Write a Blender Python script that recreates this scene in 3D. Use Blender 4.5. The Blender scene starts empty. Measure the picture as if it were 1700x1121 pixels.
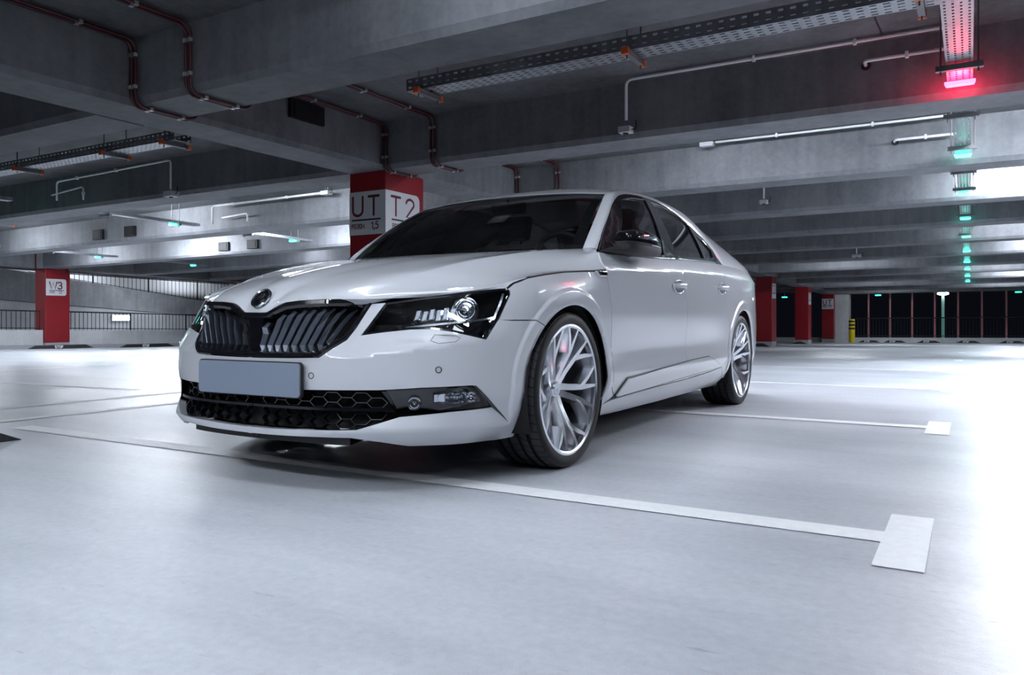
import bpy, bmesh, math, random
import numpy as np
from mathutils import Vector, Matrix
from mathutils.geometry import delaunay_2d_cdt

# ------------------------------------------------------------------ camera, world, exposure
SC = bpy.context.scene
COL = SC.collection
YAW = math.radians(30.4)
cam_d = bpy.data.cameras.new('camera'); cam = bpy.data.objects.new('camera', cam_d); COL.objects.link(cam)
cam_d.sensor_width = 36.0; cam_d.sensor_fit = 'HORIZONTAL'
cam_d.lens = 36.0 * 1295.0 / 1700.0
cam_d.shift_y = -29.5 / 1700.0
cam_d.clip_start = 0.05; cam_d.clip_end = 400
cam.location = (0, 0, 0.62); cam.rotation_euler = (math.pi / 2, 0, YAW)
SC.camera = cam
vs = SC.view_settings
vs.view_transform = 'Standard'; vs.look = 'None'; vs.gamma = 1.0; vs.use_curve_mapping = False
vs.exposure = -0.14
W = bpy.data.worlds.new('night'); SC.world = W; W.use_nodes = True
W.node_tree.nodes['Background'].inputs[0].default_value = (0.010, 0.013, 0.022, 1)
W.node_tree.nodes['Background'].inputs[1].default_value = 0.25

# ------------------------------------------------------------------ helpers
random.seed(7); RNG = np.random.default_rng(7)
def lin(c):
    return tuple(((v / 12.92) if v <= 0.04045 else ((v + 0.055) / 1.055) ** 2.4) for v in c)
def new_mat(name):
    m = bpy.data.materials.new(name); m.use_nodes = True
    return m, m.node_tree.nodes, m.node_tree.links, m.node_tree.nodes['Principled BSDF']
def mat(name, col, rough=0.5, metal=0.0, coat=0.0, emit=None, es=0.0, spec=None, noise=0.0, nscale=8.0, bump=0.0, bscale=60.0):
    m, N, L, b = new_mat(name)
    b.inputs['Base Color'].default_value = (*col, 1); b.inputs['Roughness'].default_value = rough
    b.inputs['Metallic'].default_value = metal
    if coat: b.inputs['Coat Weight'].default_value = coat; b.inputs['Coat Roughness'].default_value = 0.03
    if spec is not None: b.inputs['Specular IOR Level'].default_value = spec
    if emit: b.inputs['Emission Color'].default_value = (*emit, 1); b.inputs['Emission Strength'].default_value = es
    if noise or bump:
        tc = N.new('ShaderNodeTexCoord')
    if noise:
        n = N.new('ShaderNodeTexNoise'); n.inputs['Scale'].default_value = nscale; n.inputs['Detail'].default_value = 6
        r = N.new('ShaderNodeMapRange'); r.inputs['To Min'].default_value = 1 - noise; r.inputs['To Max'].default_value = 1 + noise
        mx = N.new('ShaderNodeVectorMath'); mx.operation = 'SCALE'; mx.inputs[0].default_value = col
        L.new(tc.outputs['Object'], n.inputs['Vector']); L.new(n.outputs['Fac'], r.inputs['Value'])
        L.new(r.outputs[0], mx.inputs['Scale']); L.new(mx.outputs[0], b.inputs['Base Color'])
    if bump:
        n2 = N.new('ShaderNodeTexNoise'); n2.inputs['Scale'].default_value = bscale; n2.inputs['Detail'].default_value = 3
        bp = N.new('ShaderNodeBump'); bp.inputs['Strength'].default_value = bump; bp.inputs['Distance'].default_value = 0.01
        L.new(tc.outputs['Object'], n2.inputs['Vector']); L.new(n2.outputs['Fac'], bp.inputs['Height']); L.new(bp.outputs[0], b.inputs['Normal'])
    return m
def obj(name, verts, faces, m, parent=None, smooth=False):
    me = bpy.data.meshes.new(name); me.from_pydata([tuple(v) for v in verts], [], [tuple(f) for f in faces]); me.validate(); me.update()
    if m: me.materials.append(m)
    if smooth: me.polygons.foreach_set('use_smooth', [True] * len(me.polygons))
    o = bpy.data.objects.new(name, me); COL.objects.link(o)
    if parent is not None: o.parent = parent
    return o
def empty(name, loc=(0, 0, 0), rz=0.0):
    o = bpy.data.objects.new(name, None); COL.objects.link(o); o.location = loc; o.rotation_euler = (0, 0, rz); o.empty_display_size = 0.1
    return o
def tag(o, label=None, cat=None, group=None, kind=None):
    if label: o['label'] = label
    if cat: o['category'] = cat
    if group: o['group'] = group
    if kind: o['kind'] = kind
    return o
class MB:
    def __init__(s): s.v = []; s.f = []
    def add(s, v, f):
        n = len(s.v); s.v += [tuple(p) for p in v]; s.f += [tuple(i + n for i in q) for q in f]; return s
    def box(s, x0, x1, y0, y1, z0, z1):
        return s.hexa([(x0, y0, z0), (x1, y0, z0), (x1, y1, z0), (x0, y1, z0), (x0, y0, z1), (x1, y0, z1), (x1, y1, z1), (x0, y1, z1)])
    def hexa(s, p):
        return s.add(p, [(0, 3, 2, 1), (4, 5, 6, 7), (0, 1, 5, 4), (1, 2, 6, 5), (2, 3, 7, 6), (3, 0, 4, 7)])
    def tube(s, pts, r, seg=10, caps=True, closed=False):
        P = [Vector(p) for p in pts]; n = len(P); rings = []; up = None
        for i in range(n):
            a = P[i - 1] if (i > 0 or closed) else P[i]; b = P[(i + 1) % n] if (i < n - 1 or closed) else P[i]
            t = (b - a).normalized()
            if up is None:
                up = t.orthogonal().normalized()
            else:
                up = (up - t * up.dot(t))
                up = up.normalized() if up.length > 1e-6 else t.orthogonal().normalized()
            w = t.cross(up); rr = r[i] if hasattr(r, '__len__') else r
            rings.append([P[i] + (up * math.cos(2 * math.pi * k / seg) + w * math.sin(2 * math.pi * k / seg)) * rr for k in range(seg)])
        v = [p for q in rings for p in q]; f = []
        for i in range(n if closed else n - 1):
            j = (i + 1) % n
            for k in range(seg):
                k2 = (k + 1) % seg; f.append((i * seg + k, i * seg + k2, j * seg + k2, j * seg + k))
        if caps and not closed:
            f.append(tuple(range(seg))[::-1]); f.append(tuple((n - 1) * seg + k for k in range(seg)))
        return s.add(v, f)
    def lathe(s, prof, seg=48, axis='x', c=(0, 0, 0), closed=False):
        v = []; f = []; n = len(prof)          # prof: (axial, radius)
        for k in range(seg):
            a = 2 * math.pi * k / seg
            for (t, r) in prof:
                p = {'x': (t, r * math.cos(a), r * math.sin(a)), 'z': (r * math.cos(a), r * math.sin(a), t), 'y': (r * math.cos(a), t, r * math.sin(a))}[axis]
                v.append((p[0] + c[0], p[1] + c[1], p[2] + c[2]))
        for k in range(seg):
            k2 = (k + 1) % seg
            for i in range(n - 1 if not closed else n):
                j = (i + 1) % n
                f.append((k * n + i, k * n + j, k2 * n + j, k2 * n + i))
        return s.add(v, f)
    def prism(s, poly, ax, a0, a1):
        """poly: 2-D outline, extruded along axis ax (0,1,2) from a0 to a1"""
        n = len(poly); v = []
        for a in (a0, a1):
            for (p, q) in poly:
                v.append({0: (a, p, q), 1: (p, a, q), 2: (p, q, a)}[ax])
        f = [tuple(range(n))[::-1], tuple(range(n, 2 * n))] + [(i, (i + 1) % n, n + (i + 1) % n, n + i) for i in range(n)]
        return s.add(v, f)
    def build(s, name, m, parent=None, smooth=False, bevel=0.0, seg=2, auto=None):
        o = obj(name, s.v, s.f, m, parent, smooth)
        bm = bmesh.new(); bm.from_mesh(o.data); bmesh.ops.recalc_face_normals(bm, faces=bm.faces); bm.to_mesh(o.data); bm.free()
        if auto is not None:
            o.data.polygons.foreach_set('use_smooth', [True] * len(o.data.polygons))
            try: o.data.set_sharp_from_angle(angle=math.radians(auto))
            except Exception: pass
        if bevel:
            md = o.modifiers.new('bevel', 'BEVEL'); md.width = bevel; md.segments = seg; md.limit_method = 'ANGLE'; md.angle_limit = math.radians(35)
        return o
def fillet(pts, r=0.06, n=5):
    """round the corners of a polyline"""
    P = [Vector(p) for p in pts]; out = [P[0]]
    for i in range(1, len(P) - 1):
        a, b, c = P[i - 1], P[i], P[i + 1]
        u = a - b; w = c - b; d = min(r, u.length * 0.45, w.length * 0.45)
        p0 = b + u.normalized() * d; p1 = b + w.normalized() * d
        for k in range(n + 1):
            t = k / n; out.append(p0 * (1 - t) ** 2 + b * 2 * t * (1 - t) + p1 * t * t)
    out.append(P[-1]); return out
def stroke(pts, w, rnd=True, closed=False):
    """flat stroke of width w along a 2-D polyline -> (verts2d, faces) as a strip, round ends"""
    P = [Vector((p[0], p[1])) for p in pts]; n = len(P); v = []; f = []
    for i in range(n):
        a = P[max(i - 1, 0)]; b = P[min(i + 1, n - 1)]; t = (b - a).normalized(); nn = Vector((-t.y, t.x))
        v += [P[i] + nn * w / 2, P[i] - nn * w / 2]
    for i in range(n - 1): f.append((2 * i, 2 * i + 1, 2 * i + 3, 2 * i + 2))
    if rnd:
        for c, o in ((P[0], P[0] - P[1]), (P[-1], P[-1] - P[-2])):
            a0 = math.atan2(o.y, o.x) - math.pi / 2; k0 = len(v); v.append(c)
            for k in range(9): v.append(c + Vector((math.cos(a0 + math.pi * k / 8), math.sin(a0 + math.pi * k / 8))) * w / 2)
            for k in range(8): f.append((k0, k0 + 1 + k, k0 + 2 + k))
    return [(p.x, p.y) for p in v], f
def arc(cx, cy, rx, ry, a0, a1, n=14):
    return [(cx + rx * math.cos(math.radians(a0 + (a1 - a0) * k / n)), cy + ry * math.sin(math.radians(a0 + (a1 - a0) * k / n))) for k in range(n + 1)]
GLYPH = {   # stroke letters, unit height, baseline 0
 'U': (.55, [[(0, 1), (0, .28)] + arc(.275, .28, .275, .28, 180, 360) + [(.55, 1)]]),
 'T': (.56, [[(0, 1), (.56, 1)], [(.28, 1), (.28, 0)]]),
 '2': (.50, [arc(.25, .74, .25, .26, 170, -20) + [(.02, 0.0), (.5, 0.0)]]),
 'W': (.86, [[(0, 1), (.22, 0), (.43, .95), (.64, 0), (.86, 1)]]),
 '3': (.50, [arc(.24, .75, .22, .25, 150, -90), arc(.24, .26, .25, .26, 90, -150)]),
 'P': (.42, [[(0, 0), (0, 1), (.2, 1)] + arc(.2, .74, .22, .26, 90, -90) + [(0, .48)]]),
 'O': (.5, [arc(.25, .5, .25, .5, 90, 450, 24)]),
 'Z': (.44, [[(0, 1), (.44, 1), (0, 0), (.44, 0)]]),
 'I': (.04, [[(0.02, 0), (0.02, 1)]]),
 'M': (.56, [[(0, 0), (0, 1), (.28, .35), (.56, 1), (.56, 0)]]),
 '1': (.24, [[(0, .8), (.24, 1), (.24, 0)]]),
 '5': (.44, [[(.4, 1), (.06, 1), (.03, .56)] + arc(.2, .32, .24, .32, 120, -140)]),
 ',': (.08, [[(.08, .08), (.0, -.16)]]),
 'S': (.44, [arc(.22, .75, .21, .25, 30, 270) + arc(.22, .25, .22, .25, 90, -150)]),
 'B': (.44, [[(0, 0), (0, 1)] + [(.2, 1)] + arc(.2, .75, .2, .25, 90, -90) + [(0, .5)], [(.2, .5)] + arc(.2, .25, .24, .25, 90, -90) + [(0, 0)]]),
 'E': (.4, [[(.4, 1), (0, 1), (0, 0), (.4, 0)], [(0, .5), (.34, .5)]]),
 'R': (.44, [[(0, 0), (0, 1), (.2, 1)] + arc(.2, .74, .22, .26, 90, -90) + [(0, .48)], [(.2, .48), (.44, 0)]]),
}
def lettering(text, x, y, hgt, wgt, gap=.18, sx=1.0):
    """2-D strokes of a word with its lower left corner at x,y -> verts, faces"""
    V = []; F = []; cxp = x
    for ch in text:
        if ch == ' ': cxp += hgt * .45; continue
        wd, st = GLYPH[ch]
        for s_ in st:
            v, f = stroke([(cxp + p[0] * hgt * sx, y + p[1] * hgt) for p in s_], wgt)
            n = len(V); V += v; F += [tuple(i + n for i in q) for q in f]
        cxp += (wd * sx + gap) * hgt
    return V, F

# ------------------------------------------------------------------ materials of the garage
def concrete(name, c0, c1, rough=0.75, board=0.0, stain=0.5):
    m, N, L, b = new_mat(name)
    tc = N.new('ShaderNodeTexCoord'); geo = N.new('ShaderNodeNewGeometry')
    n1 = N.new('ShaderNodeTexNoise'); n1.inputs['Scale'].default_value = 1.3; n1.inputs['Detail'].default_value = 8; n1.inputs['Roughness'].default_value = .62
    n2 = N.new('ShaderNodeTexNoise'); n2.inputs['Scale'].default_value = 22; n2.inputs['Detail'].default_value = 5
    mp = N.new('ShaderNodeMapping'); mp.inputs['Scale'].default_value = (5, 5, .5)
    n3 = N.new('ShaderNodeTexNoise'); n3.inputs['Scale'].default_value = 1.6; n3.inputs['Detail'].default_value = 4
    L.new(geo.outputs['Position'], n1.inputs['Vector']); L.new(geo.outputs['Position'], n2.inputs['Vector'])
    L.new(geo.outputs['Position'], mp.inputs['Vector']); L.new(mp.outputs[0], n3.inputs['Vector'])
    a = N.new('ShaderNodeMath'); a.operation = 'MULTIPLY_ADD'; a.inputs[1].default_value = .35
    L.new(n2.outputs['Fac'], a.inputs[0]); L.new(n1.outputs['Fac'], a.inputs[2])
    a2 = N.new('ShaderNodeMath'); a2.operation = 'MULTIPLY_ADD'; a2.inputs[1].default_value = stain
    L.new(n3.outputs['Fac'], a2.inputs[0]); L.new(a.outputs[0], a2.inputs[2])
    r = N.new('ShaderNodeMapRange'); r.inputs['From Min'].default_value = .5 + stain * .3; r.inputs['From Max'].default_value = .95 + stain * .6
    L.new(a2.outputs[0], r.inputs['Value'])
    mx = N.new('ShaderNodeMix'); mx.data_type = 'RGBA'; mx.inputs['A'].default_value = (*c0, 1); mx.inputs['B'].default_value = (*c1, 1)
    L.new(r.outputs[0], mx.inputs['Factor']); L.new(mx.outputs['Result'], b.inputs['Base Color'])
    b.inputs['Roughness'].default_value = rough
    v = N.new('ShaderNodeTexNoise'); v.inputs['Scale'].default_value = 70; v.inputs['Detail'].default_value = 3
    L.new(geo.outputs['Position'], v.inputs['Vector'])
    bp = N.new('ShaderNodeBump'); bp.inputs['Strength'].default_value = .25; bp.inputs['Distance'].default_value = .004
    L.new(v.outputs['Fac'], bp.inputs['Height']); L.new(bp.outputs[0], b.inputs['Normal'])
    return m
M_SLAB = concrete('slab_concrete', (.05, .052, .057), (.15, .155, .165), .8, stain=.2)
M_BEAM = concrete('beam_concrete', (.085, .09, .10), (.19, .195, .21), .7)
M_WALL = concrete('wall_concrete', (.42, .43, .45), (.62, .63, .65), .8, stain=.3)
M_RAMP = concrete('ramp_concrete', (.16, .165, .18), (.34, .35, .37), .7)
M_RED = mat('pillar_red_paint', (.23, .004, .010), .42, noise=.12, nscale=3, bump=.15, bscale=40)
M_PLINTH = mat('pillar_grey_base', (.33, .34, .37), .6, noise=.15)
M_SIGN = mat('sign_white_paint', (.62, .63, .66), .45, noise=.06, nscale=20, bump=.1, bscale=60)
M_SIGNRED = mat('sign_dark_red_paint', (.12, .006, .018), .5)
M_BLACK = mat('black_paint', (.012, .012, .014), .45)
M_LINE = mat('road_marking_white', (.80, .81, .83), .5, noise=.10, nscale=30, bump=.2, bscale=120)
M_ZINC = mat('galvanised_steel', (.30, .315, .335), .34, metal=.9, noise=.15, nscale=14)
M_ROD = mat('threaded_rod_steel', (.16, .16, .17), .5, metal=.7)
M_ORANGE = mat('orange_end_cap', (.55, .09, .015), .5)
M_PVC = mat('white_conduit_plastic', (.70, .71, .73), .4)
M_CONDUIT = mat('dark_red_conduit', (.055, .008, .012), .45)
M_CLIP = mat('steel_pipe_clip', (.65, .66, .68), .3, metal=.8)
M_BOX = mat('grey_box_plastic', (.42, .43, .46), .45)
M_DARKBOX = mat('dark_box_plastic', (.006, .006, .008), .6, spec=.2)
M_RUBBER = mat('black_rubber', (.016, .016, .018), .65, noise=.2, nscale=30)
M_RAIL = mat('dark_railing_steel', (.025, .027, .032), .45, metal=.3)
M_YELLOW = mat('yellow_bollard_paint', (.68, .50, .01), .4)
M_GREEN = mat('green_led_glow', (.1, .8, .6), .3, emit=(.05, 1.0, .72), es=9)
M_GREEN2 = mat('far_green_led_glow', (.1, .8, .6), .3, emit=(.05, 1.0, .72), es=3)
M_REDLED = mat('red_led_glow', (.9, .05, .1), .3, emit=(1.0, .03, .09), es=22)
M_LAMP = mat('luminaire_diffuser', (.9, .92, .95), .4, emit=(.88, .94, 1.0), es=14)
M_LAMPBODY = mat('luminaire_body', (.70, .71, .74), .4)
M_PANEL = mat('white_wall_cladding', (.80, .81, .84), .5, noise=.03)
M_STEELPOST = mat('red_light_tinted_post', (.55, .20, .20), .45)  # the red light on the posts is put into their colour

# the floor: pale grey traffic coating with scuffs, damp patches and a soft gloss
def floor_mat():
    m, N, L, b = new_mat('grey_floor_coating')
    geo = N.new('ShaderNodeNewGeometry')
    def noise(sc, det, vec=None, ro=.55):
        n = N.new('ShaderNodeTexNoise'); n.inputs['Scale'].default_value = sc; n.inputs['Detail'].default_value = det; n.inputs['Roughness'].default_value = ro
        L.new(vec or geo.outputs['Position'], n.inputs['Vector']); return n.outputs['Fac']
    mp = N.new('ShaderNodeMapping'); mp.inputs['Scale'].default_value = (.35, 1.6, 1); L.new(geo.outputs['Position'], mp.inputs['Vector'])
    big = noise(.55, 5); streak = noise(1.2, 6, mp.outputs[0], .65); fine = noise(38, 4); speck = noise(260, 2)
    def mth(op, a, bb, c=None):
        n = N.new('ShaderNodeMath'); n.operation = op
        for i, x in enumerate((a, bb, c)):
            if x is None: continue
            if isinstance(x, (int, float)): n.inputs[i].default_value = x
            else: L.new(x, n.inputs[i])
        return n.outputs[0]
    s = mth('MULTIPLY_ADD', streak, .8, mth('MULTIPLY_ADD', big, .6, mth('MULTIPLY_ADD', fine, .35, mth('MULTIPLY', speck, .25))))
    r = N.new('ShaderNodeMapRange'); r.inputs['From Min'].default_value = .62; r.inputs['From Max'].default_value = 1.25; L.new(s, r.inputs['Value'])
    mx = N.new('ShaderNodeMix'); mx.data_type = 'RGBA'; mx.inputs['A'].default_value = (.30, .32, .36, 1); mx.inputs['B'].default_value = (.60, .62, .66, 1)
    L.new(r.outputs[0], mx.inputs['Factor'])
    # small dark pits and specks
    sc = noise(24, 3, mp.outputs[0], .6); sr = N.new('ShaderNodeMapRange'); sr.inputs['From Min'].default_value = .24; sr.inputs['From Max'].default_value = .34
    sr.inputs['To Min'].default_value = .70; L.new(sc, sr.inputs['Value'])
    vm = N.new('ShaderNodeVectorMath'); vm.operation = 'SCALE'; L.new(mx.outputs['Result'], vm.inputs[0]); L.new(sr.outputs[0], vm.inputs['Scale'])
    L.new(vm.outputs[0], b.inputs['Base Color'])
    rr = N.new('ShaderNodeMapRange'); rr.inputs['From Min'].default_value = .35; rr.inputs['From Max'].default_value = .65
    rr.inputs['To Min'].default_value = .32; rr.inputs['To Max'].default_value = .46; L.new(big, rr.inputs['Value']); L.new(rr.outputs[0], b.inputs['Roughness'])
    b.inputs['Specular IOR Level'].default_value = .5
    bp = N.new('ShaderNodeBump'); bp.inputs['Strength'].default_value = .22; bp.inputs['Distance'].default_value = .003
    hb = mth('MULTIPLY_ADD', speck, .6, fine); L.new(hb, bp.inputs['Height']); L.new(bp.outputs[0], b.inputs['Normal'])
    return m
M_FLOOR = floor_mat()

# ------------------------------------------------------------------ levels: the deck falls gently away beyond the parked car
CT, ST_ = math.cos(YAW), math.sin(YAW)
def depth(x, y): return -ST_ * x + CT * y
def drop(x, y):
    d = depth(x, y) - 11.0
    return 0.0 if d <= -2 else (0.017 * (d + 2) ** 2 / 8 if d < 2 else 0.017 * d)
ZB, ZS = 2.25, 2.75                    # underside of beams and of slab
GX0, GX1 = -6.00, -5.48                # main girder over the pillar row
GL0, GL1 = -22.95, -22.40              # girder on the far left
YEND = 40.0                            # end of the deck
XR = 12.0
def P3(x, y, z): return (x, y, z - drop(x, y))

# floor
xs = np.concatenate([np.linspace(-30, XR, 43)]); ys = np.linspace(-9, YEND + .6, 51)
fv = [P3(x, y, 0) for y in ys for x in xs]; nx = len(xs)
ff = [(j * nx + i, j * nx + i + 1, (j + 1) * nx + i + 1, (j + 1) * nx + i) for j in range(len(ys) - 1) for i in range(nx - 1)]
floor = tag(obj('floor', fv, ff, M_FLOOR, smooth=True), 'pale grey coated concrete parking deck floor', None, None, 'structure')
def quad_on_floor(name, pts, m, parent, lift=.003):
    # paint strips, subdivided so that they follow the fall of the deck
    a, b_, c, d = [Vector((p[0], p[1], 0)) for p in pts]; n = 24; v = []
    for k in range(n + 1):
        t = k / n
        for p in (a.lerp(b_, t), d.lerp(c, t)): v.append((p.x, p.y, -drop(p.x, p.y) + lift))
    f = [(2 * k, 2 * k + 2, 2 * k + 3, 2 * k + 1) for k in range(n)]
    return obj(name, v, f, m, parent)
LW = .12
def bay_line(x0, x1, y, w=LW):
    return quad_on_floor('bay_line', [(x0, y - w / 2), (x1, y - w / 2), (x1, y + w / 2), (x0, y + w / 2)], M_LINE, floor)
for y in (2.45, 5.08, 7.88, 10.7, 14.3, 19.8):
    bay_line(-4.72, -.214, y)
    quad_on_floor('bay_line_cap', [(-.214, y - .30), (-.095, y - .30), (-.095, y + .30), (-.214, y + .30)], M_LINE, floor)
for x, y0, y1 in ((-5.08, 1.2, 4.6), (-5.82, 1.2, 4.9), (-10.2, 4.2, 8.2)):
    quad_on_floor('walkway_line', [(x - .05, y0), (x - .05, y1), (x + .05, y1), (x + .05, y0)], M_LINE, floor)
quad_on_floor('bay_line', [(-9.5, 3.97), (-6.3, 4.22), (-6.3, 4.30), (-9.5, 4.05)], M_LINE, floor)
# expansion joint: steel strip with a row of studs, and its dark gap
quad_on_floor('joint_gap', [(-22, 26.95), (XR, 26.95), (XR, 27.05), (-22, 27.05)], M_BLACK, floor, .002)
quad_on_floor('joint_strip', [(-22, 27.45), (XR, 27.45), (XR, 27.62), (-22, 27.62)], M_PLINTH, floor, .004)

# ceiling: slab with its beams and girders
v = []; f = []
xs2 = np.linspace(-30, XR, 22); ys2 = np.linspace(-9, YEND + 1, 26); n2 = len(xs2)
for y in ys2:
    for x in xs2: v.append(P3(x, y, ZS))
f = [(j * n2 + i, (j + 1) * n2 + i, (j + 1) * n2 + i + 1, j * n2 + i + 1) for j in range(len(ys2) - 1) for i in range(n2 - 1)]
k0 = len(v)
for y in ys2:
    for x in xs2: v.append(P3(x, y, ZS + .25))
f += [tuple(k0 + i for i in q[::-1]) for q in f]
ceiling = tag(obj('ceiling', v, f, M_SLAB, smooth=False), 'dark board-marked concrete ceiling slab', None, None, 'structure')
BW = .48
BY = [-4.79, -1.97, .85, 3.65, 6.58, 9.43, 12.2, 14.95, 17.75, 20.9, 24.0, 26.8, 29.9, 33.0, 36.1, 39.3]
def beam_piece(x0, x1, y0, y1, name='beam'):
    c = .018; mb = MB(); rows = []; n = 10 if abs(x1 - x0) > 2 else 8
    alongx = abs(x1 - x0) > abs(y1 - y0)
    prof = [(0, ZS + .02), (0, ZB + c * 1.6), (c, ZB), (1 - c / (abs(y1 - y0) if alongx else abs(x1 - x0)), ZB)]
    for k in range(n + 1):
        t = k / n; r = []
        if alongx:
            x = x0 + (x1 - x0) * t
            sec = [(y0, ZS + .02), (y0, ZB + .05), (y0 + .03, ZB), (y1 - .03, ZB), (y1, ZB + .05), (y1, ZS + .02)]
            r = [P3(x, yy, zz) for yy, zz in sec]
        else:
            y = y0 + (y1 - y0) * t
            sec = [(x1, ZS + .02), (x1, ZB + .05), (x1 - .03, ZB), (x0 + .03, ZB), (x0, ZB + .05), (x0, ZS + .02)]
            r = [P3(xx, y, zz) for xx, zz in sec]
        rows.append(r)
    v = [p for r in rows for p in r]; m = 6; f = []
    for k in range(n):
        for i in range(m - 1): f.append((k * m + i, k * m + i + 1, (k + 1) * m + i + 1, (k + 1) * m + i))
    f += [tuple(range(m))[::-1], tuple(n * m + i for i in range(m))]
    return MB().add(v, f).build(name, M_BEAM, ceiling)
for y in BY:
    beam_piece(GX1, XR, y, y + BW)
    if y < 38: beam_piece(GL1, GX0, y, y + BW)
ys_g = [-9, 1.5, 12, 24, 33, YEND + .6]
for a, b_ in zip(ys_g[:-1], ys_g[1:]):
    beam_piece(GX0, GX1, a, b_, 'girder'); 
    if b_ < 34: beam_piece(GL0, GL1, a, b_, 'girder')

for (y0, y1) in [(a + BW, b_) for a, b_ in zip(BY[3:7], BY[4:8])]:      # formwork joints in the slab
    for x in [-20.4, -17.9, -15.4, -12.9, -10.4, -7.9, -4.4, -3.15, -1.9, -.65, .6, 1.85]:
        c = [P3(x - .006, y0, ZS - .003), P3(x + .006, y0, ZS - .003), P3(x + .10, y1, ZS - .003), P3(x + .088, y1, ZS - .003)]
        obj('formwork_joint', c, [(0, 3, 2, 1)], M_BLACK, ceiling)
# ------------------------------------------------------------------ pillars with painted bay signs
def flat_mark(name, V, Fc, m, parent, frame, lift):
    """2-D verts laid on a plane: frame = (origin, u, v, n); a thin raised coat"""
    o, u, w, n = [Vector(q) for q in frame]
    top = [o + u * p[0] + w * p[1] + n * lift for p in V]
    return obj(name, top, Fc, m, parent)
def pillar(x1, y0, w, dpt, ztop, label, group=None, plinth=.16):
    """x1,y0: the corner nearest the driving lane; w along -X, dpt along +Y"""
    p = empty('pillar', P3(x1 - w / 2, y0 + dpt / 2, 0)); tag(p, label, 'pillar', group)
    zt = ztop
    MB().box(-w / 2, w / 2, -dpt / 2, dpt / 2, plinth, zt).build('shaft', M_RED, p, bevel=.012)
    MB().box(-w / 2 - .004, w / 2 + .004, -dpt / 2 - .004, dpt / 2 + .004, -.05, plinth).build('base', M_PLINTH, p, bevel=.01)
    return p
def rounded(x0, x1, z0, z1, r, corners=(0, 1, 1, 0)):
    pts = []
    for (cxx, czz, a, on) in ((x0, z0, 180, corners[3]), (x1, z0, 270, corners[2]), (x1, z1, 0, corners[1]), (x0, z1, 90, corners[0])):
        if not on: pts.append((cxx, czz)); continue
        ox = cxx + (r if cxx == x0 else -r); oz = czz + (r if czz == z0 else -r)
        pts += arc(ox, oz, r, r, a, a + 90, 8)
    return pts
PW, PD = .514, .69
def sign_front(p, x0, x1, z0, z1, items, rnd=(0, 0, 0, 0), m=M_SIGN):
    fr = ((0, -PD / 2, 0), (1, 0, 0), (0, 0, 1), (0, -1, 0))
    pl = rounded(x0, x1, z0, z1, .06, rnd); s = flat_mark('sign_panel', pl, [tuple(range(len(pl)))], m, p, fr, .0015)
    for V, Fc, mm, nm in items: flat_mark(nm, V, Fc, mm, s, fr, .003)
def sign_side(p, y0, y1, z0, z1, items, rnd=(0, 1, 1, 0), m=M_SIGN):
    fr = ((PW / 2, 0, 0), (0, 1, 0), (0, 0, 1), (1, 0, 0))
    pl = rounded(y0, y1, z0, z1, .07, rnd); s = flat_mark('sign_panel', pl, [tuple(range(len(pl)))], m, p, fr, .0015)
    for V, Fc, mm, nm in items: flat_mark(nm, V, Fc, mm, s, fr, .003)
def bar(x0, x1, z, w): return stroke([(x0, z), (x1, z)], w)
def on(text, x, z, h_, w_, gap=.18, sx=1.0, m=M_SIGNRED, nm='letters'):
    V, Fc = lettering(text, x, z, h_, w_, gap, sx); return (V, Fc, m, nm)
def bars(x0, x1, z, w_=.018): V, Fc = bar(x0, x1, z, w_); return (V, Fc, M_BLACK, 'underline')
ZT = ZB + .01
p = pillar(GX1, 6.62, PW, PD, ZT, 'red concrete pillar with white UT and T 2 sign beside the white car')
sign_front(p, -.257, .257, 1.56, 2.04, [on('UT', -.205, 1.775, .205, .029, .42, 1.25), bars(-.215, .185, 1.726), on('POZIOM', -.222, 1.632, .05, .0105, .2, 1.05), on('1,5', .062, 1.622, .075, .014, .22, 1.1)])
sign_side(p, -.345, .262, 1.56, 2.04, [on('T', -.246, 1.775, .205, .029, .4, 1.35), on('2', .015, 1.775, .205, .029, .4, 1.35), bars(-.235, .16, 1.726), on('POZIOM', -.225, 1.632, .05, .0105, .24, 1.2), on('1,5', .055, 1.622, .075, .014, .25, 1.2)])
for (y, lab, sg) in ((12.9, 'red pillar mostly hidden behind the car body', 0), (19.2, 'red pillar just showing past the tail of the car roof line', 0), (25.83, 'nearest red pillar of the three right of the car', 1), (32.41, 'middle red pillar of the three right of the car', 1), (39.0, 'farthest red pillar with a UT sign on its front face', 2)):
    p = pillar(GX1, y, PW, PD, ZT, lab)
    if sg == 1:
        sign_side(p, -.30, .262, 1.56, 2.04, [on('T', -.23, 1.775, .205, .03, .4, 1.3), on('2', .02, 1.775, .205, .03, .4, 1.3), bars(-.235, .16, 1.726, .03)])
    if sg == 2:
        sign_front(p, -.257, .257, 1.56, 2.04, [on('UT', -.205, 1.775, .205, .034, .42, 1.25), bars(-.215, .185, 1.726, .03), on('POZIOM', -.222, 1.632, .05, .01, .2, 1.05), on('1,5', .062, 1.622, .075, .014, .22, 1.1)])
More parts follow.
